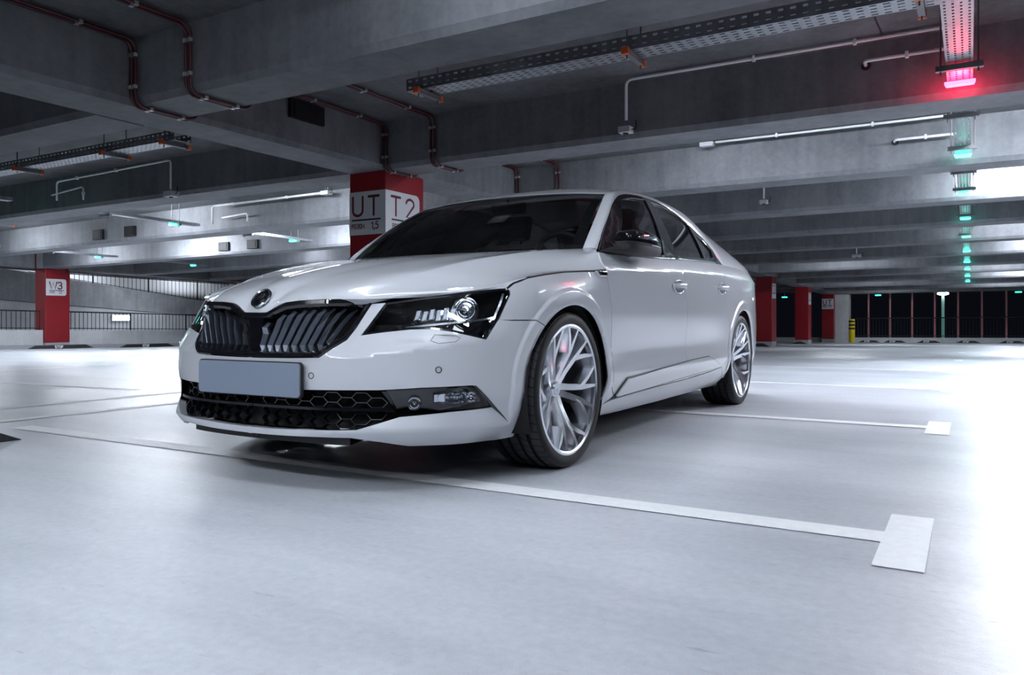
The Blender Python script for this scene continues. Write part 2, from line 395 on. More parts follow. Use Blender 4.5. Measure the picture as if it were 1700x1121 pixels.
for (y, lab, sg) in ((-1.0, 'red pillar out on the left behind the parapet row', 0), (12.27, 'red pillar with a white W3 sign at the left parapet', 1), (19.35, 'red pillar half hidden behind the bonnet at left', 2)):
    p = pillar(GL1, y, PW, PD, ZT, lab)
    if sg == 1:
        sign_side(p, -.33, .245, 1.50, 1.97, [on('W3', -.23, 1.69, .19, .036, .14, 1.25), bars(-.23, .17, 1.645, .018), on('POZIOM', -.225, 1.575, .04, .008, .2, 1.0), on('1,5', .03, 1.56, .07, .012, .2, 1.0)], (0, 1, 1, 0))
    if sg == 2:
        sign_side(p, -.33, .245, 1.50, 1.97, [on('W', -.23, 1.69, .19, .026, .12, 1.28), bars(-.23, .17, 1.645, .018)], (0, 1, 1, 0))


# ------------------------------------------------------------------ left side: parapets, railings, ramp
def wall_y(name, x0, x1, y0, y1, z0, z1, m, parent=None, n=6):
    rows = []
    for k in range(n + 1):
        y = y0 + (y1 - y0) * k / n
        rows += [P3(x0, y, z0), P3(x1, y, z0), P3(x1, y, z1), P3(x0, y, z1)]
    f = [(0, 3, 2, 1), tuple(4 * n + i for i in range(4))]
    for k in range(n):
        for i in range(4): f.append((4 * k + i, 4 * k + (i + 1) % 4, 4 * k + 4 + (i + 1) % 4, 4 * k + 4 + i))
    return MB().add(rows, f).build(name, m, parent)
def wall_x(name, x0, x1, y0, y1, z0, z1, m, parent=None, n=8):
    rows = []
    for k in range(n + 1):
        x = x0 + (x1 - x0) * k / n
        rows += [P3(x, y0, z0), P3(x, y1, z0), P3(x, y1, z1), P3(x, y0, z1)]
    f = [(0, 3, 2, 1), tuple(4 * n + i for i in range(4))]
    for k in range(n):
        for i in range(4): f.append((4 * k + i, 4 * k + (i + 1) % 4, 4 * k + 4 + (i + 1) % 4, 4 * k + 4 + i))
    return MB().add(rows, f).build(name, m, parent)
def wst(o, label): return tag(o, label, None, None, 'structure')
wst(wall_y('wall_left', GL0 + .1, GL1 - .1, 12.97, 19.34, -.1, .52, M_WALL), 'low pale concrete parapet wall right of the W3 pillar')
wst(wall_y('wall_left', GL0 + .1, GL1 - .1, -.3, 12.26, -.1, .52, M_WALL), 'low pale concrete parapet wall left of the W3 pillar')
wst(wall_y('wall_left', GL0 + .1, GL1 - .1, 20.05, 39, -.1, .52, M_WALL), 'low concrete parapet wall farther along behind the bonnet')
wst(wall_y('baseboard_left', GL1 - .1, GL1 - .02, -.3, 39, -.1, .10, M_PLINTH), 'grey kerb strip along the left parapet')
def railing(y0, y1, x, z0, z1, label, step=.125, slope=0.0, zr=None, heavy=4, r=.009):
    """vertical-bar railing running along Y"""
    root = empty('railing', P3(x, y0, z0)); tag(root, label, 'railing', 'left railings'); ox, oy, oz = P3(x, y0, z0)
    def L(y, z): q = P3(x, y, z); return (q[0] - ox, q[1] - oy, q[2] - oz)
    zt = (lambda y: z1) if zr is None else (lambda y: zr[0] + (zr[1] - zr[0]) * (y - y0) / (y1 - y0))
    zb = (lambda y: z0 + slope * (y - y0))
    n = 12; ysr = [y0 + (y1 - y0) * k / n for k in range(n + 1)]
    MB().tube([L(y, zt(y)) for y in ysr], .02, 6).build('top_rail', M_RAIL, root)
    MB().tube([L(y, zb(y) + .05) for y in ysr], .012, 6).build('bottom_rail', M_RAIL, root)
    k = 0; y = y0; me = None
    while y <= y1 + 1e-6:
        rr = .024 if k % (heavy * 4) == 0 else r
        a = Vector(L(y, zb(y))); b_ = Vector(L(y, zt(y)))
        MB().tube([a, b_], rr, 5).build('post' if rr > .02 else 'baluster', M_RAIL, root)
        y += step; k += 1
    return root
railing(12.99, 19.3, GL1 - .22, .52, 1.05, 'dark steel railing on the parapet right of the W3 pillar')
railing(8.6, 12.24, GL1 - .22, .52, 1.05, 'dark steel railing on the parapet left of the W3 pillar')
# the ramp climbing to the upper half level behind the parapet
XRp = -26.5
def zr_top(y): return 2.50 - (y - 13.1) * .103
def zr_bot(y): return 1.50 - (y - 13.1) * .052
rows = []; ysr = np.linspace(4, 25, 12)
for y in ysr:
    for x, z in ((XRp, zr_bot(y)), (XRp, zr_top(y)), (XRp - .18, zr_top(y)), (XRp - .18, zr_bot(y) + .22), (XRp - 4.6, zr_bot(y) + .22), (XRp - 4.6, zr_bot(y))):
        rows.append(P3(x, y, min(z, 2.74)))
f = [(0, 5, 4, 3, 2, 1), tuple(6 * (len(ysr) - 1) + i for i in range(6))]
for k in range(len(ysr) - 1):
    for i in range(6): f.append((6 * k + i, 6 * k + (i + 1) % 6, 6 * k + 6 + (i + 1) % 6, 6 * k + 6 + i))
wst(MB().add(rows, f).build('wall_ramp', M_RAMP), 'sloping grey concrete side of the ramp behind the parapet')
rr_ = empty('railing', P3(XRp, 13.1, 2.4)); tag(rr_, 'dark steel railing along the sloping ramp top', 'railing', 'left railings')
o0 = Vector(P3(XRp, 13.1, 2.4))
def LR(y, z): return Vector(P3(XRp - .06, y, z)) - o0
MB().tube([LR(y, max(zr_top(y), 2.46)) for y in np.linspace(14.6, 22, 8)], .02, 6).build('top_rail', M_RAIL, rr_)
MB().tube([LR(y, zr_top(y) + .03) for y in np.linspace(14.0, 22, 8)], .012, 6).build('bottom_rail', M_RAIL, rr_)
for k, y in enumerate(np.arange(14.7, 22, .165)):
    MB().tube([LR(y, zr_top(y)), LR(y, 2.5)], .03 if k % 13 == 9 else .010, 5).build('post' if k % 13 == 9 else 'baluster', M_RAIL, rr_)
wst(wall_y('wall_far_left', -31.3, -31.1, -2, 34, -1.0, 4.2, M_PANEL), 'white clad wall lit up behind the ramp')
wst(wall_y('floor_lower', -31.1, GL0, -2, 34, -.95, -.75, M_RAMP), 'lower ramp lane behind the left parapet')
# a lower ramp wall with its handrail glinting under the ramp
rows = []
for y in np.linspace(6, 25, 8):
    zz = zr_bot(y) - .01
    for x, z in ((-26.56, -.9), (-26.56, zz), (-26.70, zz), (-26.70, -.9)): rows.append(P3(x, y, z))
f = [(0, 3, 2, 1), (28, 29, 30, 31)]
for k in range(7):
    for i in range(4): f.append((4 * k + i, 4 * k + (i + 1) % 4, 4 * k + 4 + (i + 1) % 4, 4 * k + 4 + i))
wst(MB().add(rows, f).build('wall_ramp', M_WALL), 'pale lower ramp wall under the sloping ramp')

# ------------------------------------------------------------------ far end of the deck
wst(wall_x('trim_kerb', GX1 + .8, XR, YEND - .25, YEND + .3, -.1, .22, M_WALL), 'pale concrete kerb along the open far end')
wst(wall_x('wall_end', GX1 + .005, GX1 + .62, YEND - .62, YEND + .1, -.1, ZT, M_WALL), 'grey concrete pier beside the farthest red pillar')
wst(wall_x('trim_kerb', GL1, GX0, YEND - .25, YEND + .3, -.1, .22, M_WALL), 'pale concrete kerb along the open far end left of the pillars')
fr = empty('facade_screen', P3(0, YEND + .45, 0)); tag(fr, 'row of slim facade posts tinted for red light at the dark open end', 'screen')
o0 = Vector(P3(0, YEND + .45, 0))
for k in range(-5, 15):
    x = -.45 + .92 * k
    if x > XR - 1: break
    a = Vector(P3(x, YEND + .45, .2)) - o0; b_ = Vector(P3(x, YEND + .45, 2.4)) - o0
    MB().hexa([a + Vector((-.035, -.05, 0)), a + Vector((.035, -.05, 0)), a + Vector((.035, .05, 0)), a + Vector((-.035, .05, 0)), b_ + Vector((-.035, -.05, 0)), b_ + Vector((.035, -.05, 0)), b_ + Vector((.035, .05, 0)), b_ + Vector((-.035, .05, 0))]).build('post', M_STEELPOST, fr)
for k, (px, lab) in enumerate(((0, 'dark bar railing across the open far end right of the pier'),)):
    root = empty('railing', P3(0, YEND + .1, .2)); tag(root, lab, 'railing'); o0 = Vector(P3(0, YEND + .1, .2))
    Lx = lambda x, z: Vector(P3(x, YEND + .1, z)) - o0
    MB().tube([Lx(x, 1.12) for x in np.linspace(GX1 + .7, XR - .5, 6)], .025, 6).build('top_rail', M_RAIL, root)
    MB().tube([Lx(x, .30) for x in np.linspace(GX1 + .7, XR - .5, 6)], .015, 6).build('bottom_rail', M_RAIL, root)
    for x in np.arange(GX1 + .8, XR - .5, .13): MB().tube([Lx(x, .22), Lx(x, 1.12)], .011, 5).build('baluster', M_RAIL, root)
bo = empty('bollard', P3(-4.62, 38.4, 0)); tag(bo, 'yellow steel bollard with black rings beside the concrete pier', 'bollard')
MB().lathe([(0, .001), (0, .13), (1.02, .13), (1.06, .11), (1.07, .001)], 24, 'z').build('tube', M_YELLOW, bo, auto=40)
for z in (.60, .76, .92): MB().lathe([(z, .10), (z, .134), (z + .075, .134), (z + .075, .10)], 24, 'z').build('ring', M_BLACK, bo)
lp = empty('street_lamp', (-1.6, 62, -3)); tag(lp, 'slim street lamp outside in the night, its pole given a glow', 'street lamp')
MB().tube([(0, 0, 0), (0, 0, 5.3)], .09, 8).build('pole', mat('lamp_pole_glow', (.55, .75, .68), .4, emit=(.3, .8, .65), es=.25), lp)  # emission stands in for the lamp's light on the pole
MB().lathe([(5.3, .05), (5.38, .34), (5.48, .36), (5.58, .2), (5.6, .001)], 20, 'z').build('lamp_head', M_LAMP, lp, auto=50)

# added glowing box standing in for a reflected glare on the ramp
fl_ = empty('glare_box', P3(-26.48, 17.17, .98)); tag(fl_, 'added glowing box for the white glare low on the ramp wall', 'glare_box')
MB().box(-.06, .02, -.34, .34, -.11, .11).build('housing', M_LAMPBODY, fl_, bevel=.01); MB().box(.02, .035, -.31, .31, -.085, .085).build('glow_face', mat('glare_box_face', (.9, .92, .95), .4, emit=(.85, .93, 1.0), es=60), fl_, bevel=.004)
# ------------------------------------------------------------------ rubber wheel stops
M_STOPTXT = mat('stop_white_paint', (.78, .78, .78), .5)
def wheel_stop(cx_, cy_, along, length, label, text=True, face=1, group='rubber wheel stops'):
    """along: 'x' or 'y' = direction of the long axis"""
    r = empty('wheel_stop', P3(cx_, cy_, 0), 0 if along == 'x' else math.pi / 2); tag(r, label, 'wheel stop', group)
    h_ = .10; w_ = .15; l = length / 2
    sec0 = [(-w_ / 2, 0), (w_ / 2, 0), (w_ / 2 - .035, h_), (-w_ / 2 + .035, h_)]
    v = [(-l, a, b_) for a, b_ in [(-w_ / 2, 0), (w_ / 2, 0)]] + [(-l + .22, a, h_) for a in (w_ / 2 - .035, -w_ / 2 + .035)] + [(l, a, b_) for a, b_ in [(-w_ / 2, 0), (w_ / 2, 0)]] + [(l - .22, a, h_) for a in (w_ / 2 - .035, -w_ / 2 + .035)]
    f = [(0, 1, 2, 3), (4, 7, 6, 5), (0, 4, 5, 1), (1, 5, 6, 2), (2, 6, 7, 3), (3, 7, 4, 0)]
    MB().add(v, f).build('block', M_RUBBER, r, bevel=.008)
    if text:
        V, Fc = lettering('STOP', -.20, .02, .062, .016, .22, 1.5)
        s = face; out = []
        for (a, b_) in V:   # on the sloping face towards the lane
            t = b_ / h_; yy = -(w_ / 2 - .035 * t + .002)
            out.append((a, yy, b_) if s > 0 else (-a, -yy, b_))
        obj('letters', out, Fc, M_STOPTXT, r)
    return r
wheel_stop(-4.295, 1.30, 'y', 1.80, 'black rubber wheel stop at the left edge of the picture', False)
for k, (y, lab) in enumerate(((9.4, 'black wheel stop with STOP lettering at the far left under the parapet'), (12.4, 'black wheel stop with STOP lettering in front of the W3 pillar'), (15.05, 'black wheel stop with STOP lettering first right of the W3 pillar'), (17.5, 'black wheel stop with STOP lettering nearest the car nose under the parapet'), (20.0, 'black wheel stop by the parapet partly hidden by the car'))):
    wheel_stop(GL1 + .55, y, 'y', 1.8, lab, True, 1)
names = ['first', 'second', 'third', 'fourth', 'fifth', 'sixth', 'seventh']
for k, x in enumerate((-3.95, -2.9, -1.55, -.05, 1.55, 3.1)):
    wheel_stop(x, 38.9, 'x', .95, '%s wheel stop from the yellow bollard along the far kerb' % names[k], True, 1)
for k, (x, y) in enumerate(((-5.75, 25.4), (-5.75, 32.0))):
    wheel_stop(x, y, 'x', .62, 'rubber kerb block at the foot of the %s red pillar' % ('nearest' if k == 0 else 'middle'), False)

# ------------------------------------------------------------------ cable trays
def perf(mb, o, u, w, nu, nv, pu, pv, hu, hv, off=.0):
    """perforated sheet: nu x nv cells, each a square ring around a slot"""
    o = Vector(o); u = Vector(u); w = Vector(w)
    for j in range(nv):
        sh = off * pu if j % 2 else 0
        for i in range(nu):
            b_ = o + u * (i * pu) + w * (j * pv)
            c0 = (pu - hu) / 2; c1 = (pv - hv) / 2
            k = [b_, b_ + u * pu, b_ + u * pu + w * pv, b_ + w * pv]
            q = [b_ + u * c0 + w * c1, b_ + u * (c0 + hu) + w * c1, b_ + u * (c0 + hu) + w * (c1 + hv), b_ + u * c0 + w * (c1 + hv)]
            mb.add(k + q, [(0, 1, 5, 4), (1, 2, 6, 5), (2, 3, 7, 6), (3, 0, 4, 7)])
def tray(name, p0, p1, width, height, label, group, supports=(), pitch=.06, led=None, rodtop=None, caps=True):
    """perforated U tray from p0 to p1 (world, bottom centre line)"""
    p0 = Vector(p0); p1 = Vector(p1); d = (p1 - p0); L = d.length; u = d.normalized(); w = Vector((-u.y, u.x, 0)).normalized()
    r = empty('cable_tray', p0); tag(r, label, 'cable tray', group); up = Vector((0, 0, 1))
    n = max(4, int(L / pitch)); pu = L / n
    mb = MB(); nv = 4 if width > .12 else 3
    perf(mb, -w * width / 2, u, w, n, nv, pu, width / nv, pu * .52, width / nv * .3)
    mb.build('bottom_sheet', M_ZINC, r)
    for s, nm in ((-1, 'side_flange'), (1, 'side_flange')):
        mb = MB(); perf(mb, w * (width / 2 * s), u, up, n, 2, pu, height / 2, pu * .42, height / 2 * .28)
        mb.build(nm, M_ZINC, r)
    for t in supports:
        c = u * t
        MB().box(-.02, .02, -.5, .5, -.035, 0)
        a = c - w * (width / 2 + .06); b_ = c + w * (width / 2 + .06)
        mb = MB(); q = u * .02
        mb.hexa([a - q - up * .042, a + q - up * .042, b_ + q - up * .042, b_ - q - up * .042, a - q - up * .004, a + q - up * .004, b_ + q - up * .004, b_ - q - up * .004])
        mb.build('support_channel', M_ROD, r)
        top = (rodtop if rodtop is not None else ZS) - p0.z
        for e in (a + w * .03, b_ - w * .03):
            MB().tube([e - up * .07, Vector((e.x, e.y, top - drop(p0.x + e.x, p0.y + e.y)))], .006, 6).build('hanger_rod', M_ROD, r)
        if caps:
            for e in (a, b_):
                MB().add([], []).box(e.x - .024, e.x + .024, e.y - .018, e.y + .018, e.z - .046, e.z).build('end_cap', M_ORANGE, r)
    return r
GT = 'perforated cable trays'
tray('cable_tray', (-4.0, 5.2, 2.50), (4.5, 5.2, 2.50), .20, .10, 'long perforated steel tray above the car between the front beams', GT, (.15, 1.95, 3.75, 5.55, 7.35), .075)
tray('cable_tray', (-7.0, 5.22, 2.46), (-13.5, 5.22, 2.46), .20, .10, 'perforated steel tray at the upper left beyond the girder', GT, (.12, 1.15, 2.9, 4.6), .075)
tray('cable_tray', (-19.2, 7.7, 2.33), (-14.6, 7.7, 2.40), .18, .09, 'short pale tray at the far left near the green lights', GT, (1.2, 3.8), .09)

# ------------------------------------------------------------------ guidance trays with red and green bay lights
def led(parent, loc, m, w, col, power, lightname):
    mb = MB()
    pts = [(-w / 2, -.012), (w / 2, -.012), (w / 2 - .012, -.042), (-w / 2 + .012, -.042)]
    mb.prism(pts, 1, -.035, .035); o = mb.build('led_light', m, parent, bevel=.008); o.location = loc
    ld = bpy.data.lights.new(lightname, 'POINT'); ld.energy = power; ld.color = col; ld.shadow_soft_size = .05
    lo = bpy.data.objects.new('led_glow', ld); COL.objects.link(lo); lo.parent = parent; lo.location = (loc[0], loc[1] , loc[2] - .09)
    return o
def guide(x, y0, y1, ledy, label, col='g', w=.14, parts=True):
    z = 2.335; a = P3(x, y0, z); b_ = P3(x, y1, z)
    r = tray('guide_tray', a, b_, w, .05, label, 'bay guidance trays', (.35, (y1 - y0) - .45) if parts else (), .05, caps=False)
    r.name = 'guide_tray'; r['category'] = 'light tray'
    q = Vector(P3(x, ledy, z)) - Vector(a)
    m, c, pw = (M_REDLED, (1, .02, .08), 9.0) if col == 'r' else (M_GREEN, (.02, 1, .65), .7)
    led(r, q, m, .20 if col == 'r' else .16, c, pw, 'bay_led')
    return r
ends = list(zip([y + BW for y in BY[:-1]], BY[1:]))
lab_r = {3: 'lit steel guidance tray with a red lamp at its end', 4: 'guidance tray with green lamp one bay behind the red lamp', 5: 'guidance tray with green lamp two bays behind the red lamp', 6: 'guidance tray with green lamp three bays behind the red lamp', 7: 'guidance tray with green lamp four bays behind the red lamp', 8: 'guidance tray with green lamp five bays behind the red lamp', 9: 'guidance tray with green lamp six bays behind the red lamp', 10: 'guidance tray with green lamp seven bays behind the red lamp', 11: 'guidance tray with green lamp eight bays behind the red lamp', 12: 'guidance tray with green lamp farthest behind the red lamp'}
for k in range(3, 13):
    a, b_ = ends[k]; guide(-.06, a + .05, b_ - .12, b_ - .16, lab_r[k], 'r' if k == 3 else 'g', .16 if k == 3 else .14, k < 8)
for (x, k, lab) in ((-11.9, 3, 'dark guidance tray with green lamp at far left under the second beam'), (-11.9, 4, 'bright guidance tray with green lamp in the left bay'), (-11.9, 5, 'guidance tray with green lamp left of the UT pillar'), (-18.6, 4, 'guidance tray with green lamp at the left picture edge'), (-18.6, 5, 'guidance tray with green lamp above right of the W3 pillar'), (-18.6, 6, 'dim guidance tray with green lamp above the bonnet nose')):
    a, b_ = ends[k]; guide(x, a + .05, b_ - (.55 if k == 3 else .25), b_ - (.85 if k == 3 else .75), lab, 'g')
for (x, lab) in ((-7.6, 'green bay light far back left of the red pillars'), (-3.55, 'green bay light over the far end near the pier'), (-.95, 'green bay light in the middle of the far end'), (1.75, 'green bay light at the right of the far end')):
    r = empty('bay_light', P3(x, 38.6, 2.16)); tag(r, lab, 'bay light', 'far bay lights')
    MB().box(-.12, .12, -.05, .05, -.05, .0).build('lens', M_GREEN2, r, bevel=.01); MB().tube([(0, 0, 0), (0, 0, ZS - 2.16)], .012, 6).build('hanger_rod', M_ROD, r)

# ------------------------------------------------------------------ white conduits and sensor boxes
def conduit(pts, label, r=.013, clips=(), box=None, boxs=(.10, .09, .055), dark=False, group='white conduits'):
    b0 = Vector(pts[0]); e = empty('conduit', b0); tag(e, label, 'conduit', group)
    MB().tube(fillet([Vector(p) - b0 for p in pts], .06), r, 10).build('pipe', M_PVC, e, smooth=True)
    for c in clips:
        q = Vector(c) - b0; MB().box(q.x - .012, q.x + .012, q.y - .020, q.y + .020, q.z - .022, q.z + .024).build('pipe_clip', M_PVC, e, bevel=.003)
    return e
def sensor(loc, label, cat='sensor box', s=(.11, .10, .055), m=None, lens=True, group='parking sensors'):
    e = empty('sensor_box', loc); tag(e, label, cat, group)
    MB().box(-s[0] / 2, s[0] / 2, -s[1] / 2, s[1] / 2, -s[2], 0).build('housing', m or M_BOX, e, bevel=.006)
    MB().tube([(-.02, 0, 0), (-.02, 0, .06)], .005, 6).build('stem', M_ROD, e); MB().tube([(.03, 0, 0), (.03, 0, .06)], .005, 6).build('stem', M_ROD, e)
    MB().tube(fillet([(s[0] / 2, 0, -s[2] / 2), (s[0] / 2 + .04, 0, -s[2] / 2), (s[0] / 2 + .04, 0, .05)], .02), .005, 6).build('cable', M_DARKBOX, e)
    if lens: MB().lathe([(-s[2] - .012, .001), (-s[2] - .012, .022), (-s[2], .026)], 16, 'z').build('lens', M_DARKBOX, e)
    return e
conduit([(-2.595, 6.4, 2.37), (-2.595, 6.4, 2.722), (-.09, 6.4, 2.722)], 'white conduit running to the red-lamp tray above the car', clips=[(-1.5, 6.4, 2.722), (-.75, 6.4, 2.722)])
sensor((-2.6, 6.4, 2.31), 'grey sensor box hanging under the white conduit above the car')
conduit([(-.69, 6.56, 2.58), (-.69, 6.45, 2.58), (-.12, 6.45, 2.58)], 'short white conduit leaving a hole in the second beam', clips=[(-.4, 6.45, 2.58)])
MBh = MB().lathe([(0, .001), (0, .036)], 16, 'y', (0, 0, 0)); e = MBh.build('beam_hole', M_BLACK); e.location = (-.69, 6.575, 2.58); tag(e, 'round black pipe sleeve in the second beam', 'pipe sleeve')
conduit([(-2.6, 9.2, 2.725), (-.1, 9.2, 2.725)], 'white conduit one bay farther behind the red lamp', clips=[(-1.9, 9.2, 2.725), (-.9, 9.2, 2.725)])
sensor((-2.70, 9.2, 2.735), 'pale sensor box fixed to the slab one bay behind', s=(.16, .10, .05), lens=False)
conduit([(-.7, 9.41, 2.55), (-.7, 9.3, 2.55), (-.12, 9.3, 2.55)], 'short white conduit leaving the third beam', clips=[(-.4, 9.3, 2.55)])
e = MB().lathe([(0, .001), (0, .036)], 16, 'y').build('beam_hole', M_BLACK); e.location = (-.7, 9.425, 2.55); tag(e, 'round black pipe sleeve in the third beam', 'pipe sleeve')
conduit([(-2.64, 11.9, 2.42), (-2.64, 11.9, 2.73)], 'thin white drop pipe behind the car roof'); sensor((-2.64, 11.9, 2.40), 'grey sensor box hanging behind the rear of the car roof')
x_, y_ = -2.37, 20.6; conduit([P3(x_, y_, 2.36), P3(x_, y_, 2.73)], 'thin white drop pipe far back'); sensor(P3(x_, y_, 2.34), 'small grey sensor box hanging far back above the pillars', s=(.2, .12, .06))
for k, (x, lab) in enumerate(((-4.9, 'left'), (-4.5, 'right'))):
    conduit([P3(x, 29.3, 2.42), P3(x, 29.3, 2.73)], 'short white drop pipe over the middle red pillar, %s one' % lab, r=.02)
conduit([(-8.75, 6.35, 2.28), (-8.75, 6.35, 2.65), (-11.3, 6.35, 2.60), (-11.3, 6.35, 2.33)], 'white conduit bending down on the second beam at left', clips=[(-9.9, 6.35, 2.63), (-10.8, 6.35, 2.61)])
sensor((-8.74, 6.35, 2.25), 'grey sensor box at left in front of the second beam', s=(.16, .12, .07))
conduit([(-11.7, 6.5, 2.46), (-10.9, 6.5, 2.52), (-10.9, 6.5, 2.33)], 'small white conduit loop above the left guidance tray', r=.012, clips=[(-10.9, 6.5, 2.42)])
conduit([P3(-8.9, 9.2, 2.67), P3(-11.53, 9.2, 2.67), P3(-11.53, 9.2, 2.36)], 'bright white conduit running along the third beam at left', r=.016, clips=[P3(-9.7, 9.2, 2.67), P3(-11.0, 9.2, 2.67)])
sensor(P3(-8.82, 9.2, 2.69), 'grey sensor box left of the UT pillar near the slab', s=(.16, .12, .06), lens=False)
conduit([P3(-11.4, 9.3, 2.47), P3(-10.75, 9.3, 2.50), P3(-10.75, 9.3, 2.36)], 'small white conduit loop on the bright third beam at left', r=.014)
sensor((-3.25, 5.19 - 0.55, 2.745), 'white ceiling box half hidden behind the front beam', s=(.20, .22, .06), m=M_PVC, lens=False)
def wallbox(x, y, z, s, label, m=M_DARKBOX):
    o = MB().box(-s[0] / 2, s[0] / 2, -s[1], 0, -s[2] / 2, s[2] / 2)
    e = empty('wall_box', (x, y, z)); tag(e, label, 'wall box'); o.build('housing', m, e, bevel=.008)
    MB().box(-s[0] * .38, s[0] * .38, -s[1] - .008, -s[1], -s[2] * .36, s[2] * .36).build('cover', m, e, bevel=.004); return e
for (x, k, lab) in ((-15.25, 5, 'dark box on the third beam at left, left one'), (-14.2, 5, 'dark camera box on the third beam at left, right one'), (-14.86, 6, 'dark box on the bright fourth beam at left, left one'), (-13.9, 6, 'dark camera box on the bright fourth beam at left, right one')):
    y = BY[k]; z = 2.43 - drop(x, y); wallbox(x, y, z, (.34, .05, .20), lab)
e = empty('wall_box', (GX1, 5.435, 2.60)); tag(e, 'dark plate on the girder above the car', 'wall box')
MB().box(0, .04, -.22, .22, -.09, .09).build('housing', M_DARKBOX, e, bevel=.006); MB().box(.04, .048, -.18, .18, -.065, .065).build('cover', M_DARKBOX, e, bevel=.003)

# ------------------------------------------------------------------ dark red cable conduits stepping around the beams by the girder
def red_pair(x, lab, y0=.9, top=None):
    e = empty('cable_conduit', (x, y0, ZS - .03)); tag(e, lab, 'conduit', 'dark red conduits'); b0 = Vector((x, y0, ZS - .03))
    for dx in (0, .05):
        P = [(x + dx, y0, ZS - .03)]
        for yb in BY[3:8]:
            P += [(x + dx, yb - .03, ZS - .03 - drop(x, yb)), (x + dx, yb - .03, ZB - .02 - drop(x, yb)), (x + dx, yb + BW + .03, ZB - .02 - drop(x, yb)), (x + dx, yb + BW + .03, ZS - .03 - drop(x, yb))]
        P.append((x + dx, BY[8] - .03, ZS - .03 - drop(x, BY[8])))
        MB().tube(fillet([Vector(p) - b0 for p in P], .09), .012, 8).build('pipe', M_CONDUIT, e, smooth=True)
    for yb in BY[3:6]:
        for (yy, zz) in ((yb - 1.1, ZS - .03), (yb - .45, ZS - .03), (yb - .035, ZS - .14), (yb - .035, ZB + .12), (yb + .1, ZB - .02), (yb + .38, ZB - .02)):
            for dx in (0, .05):
                q = Vector((x + dx, yy, zz - drop(x, yy))) - b0
                MB().box(q.x - .014, q.x + .014, q.y - .014, q.y + .014, q.z - .014, q.z + .014).build('pipe_clip', M_CLIP, e, bevel=.002)
red_pair(GX1 + .03, 'dark red conduit pair hugging the girder face'); red_pair(GX1 + .66, 'dark red conduit pair stepping around the beams away from the girder')
for x0, lab in ((GL1 + .05, 'dark conduit pair above the W3 pillar'),):
    e = empty('cable_conduit', (x0, 12.1, 2.7)); tag(e, lab, 'conduit', 'dark red conduits')
    for dy in (-.12, .75): MB().tube([(0, dy, -.55 - drop(x0, 12.1)), (0, dy, .02 - drop(x0, 12.1))], .02, 6).build('pipe', M_CONDUIT, e)

# ------------------------------------------------------------------ luminaires: steel battens hung between the beams
def luminaire(x, y, label, power, along='x', length=1.25, z=2.68, tilt=0.0, group='linear luminaires'):
    q = P3(x, y, z); e = empty('luminaire', q, 0 if along == 'x' else math.pi / 2); tag(e, label, 'luminaire', group)
    l = length / 2
    MB().prism([(-.07, 0), (.07, 0), (.05, .05), (-.05, .05)], 0, -l, l).build('body', M_LAMPBODY, e, bevel=.004)
    area = (length - .02) * (.11 + 2 * .062)
    MB().prism([(-.055, -.06), (.055, -.06), (.066, -.0005), (-.066, -.0005)], 0, -l + .01, l - .01).build('diffuser', lamp_mat(round(power / (math.pi * area))), e, bevel=.006)
    for s in (-1, 1): MB().tube([(s * l * .7, 0, .05), (s * l * .7, 0, ZS - z)], .006, 6).build('hanger_rod', M_ROD, e)
    return e
LAMPM = {}
def lamp_mat(L_):
    if L_ not in LAMPM: LAMPM[L_] = mat('lit_opal_diffuser_%d' % L_, (.9, .92, .95), .4, emit=(.84, .905, 1.0), es=L_)
    return LAMPM[L_]
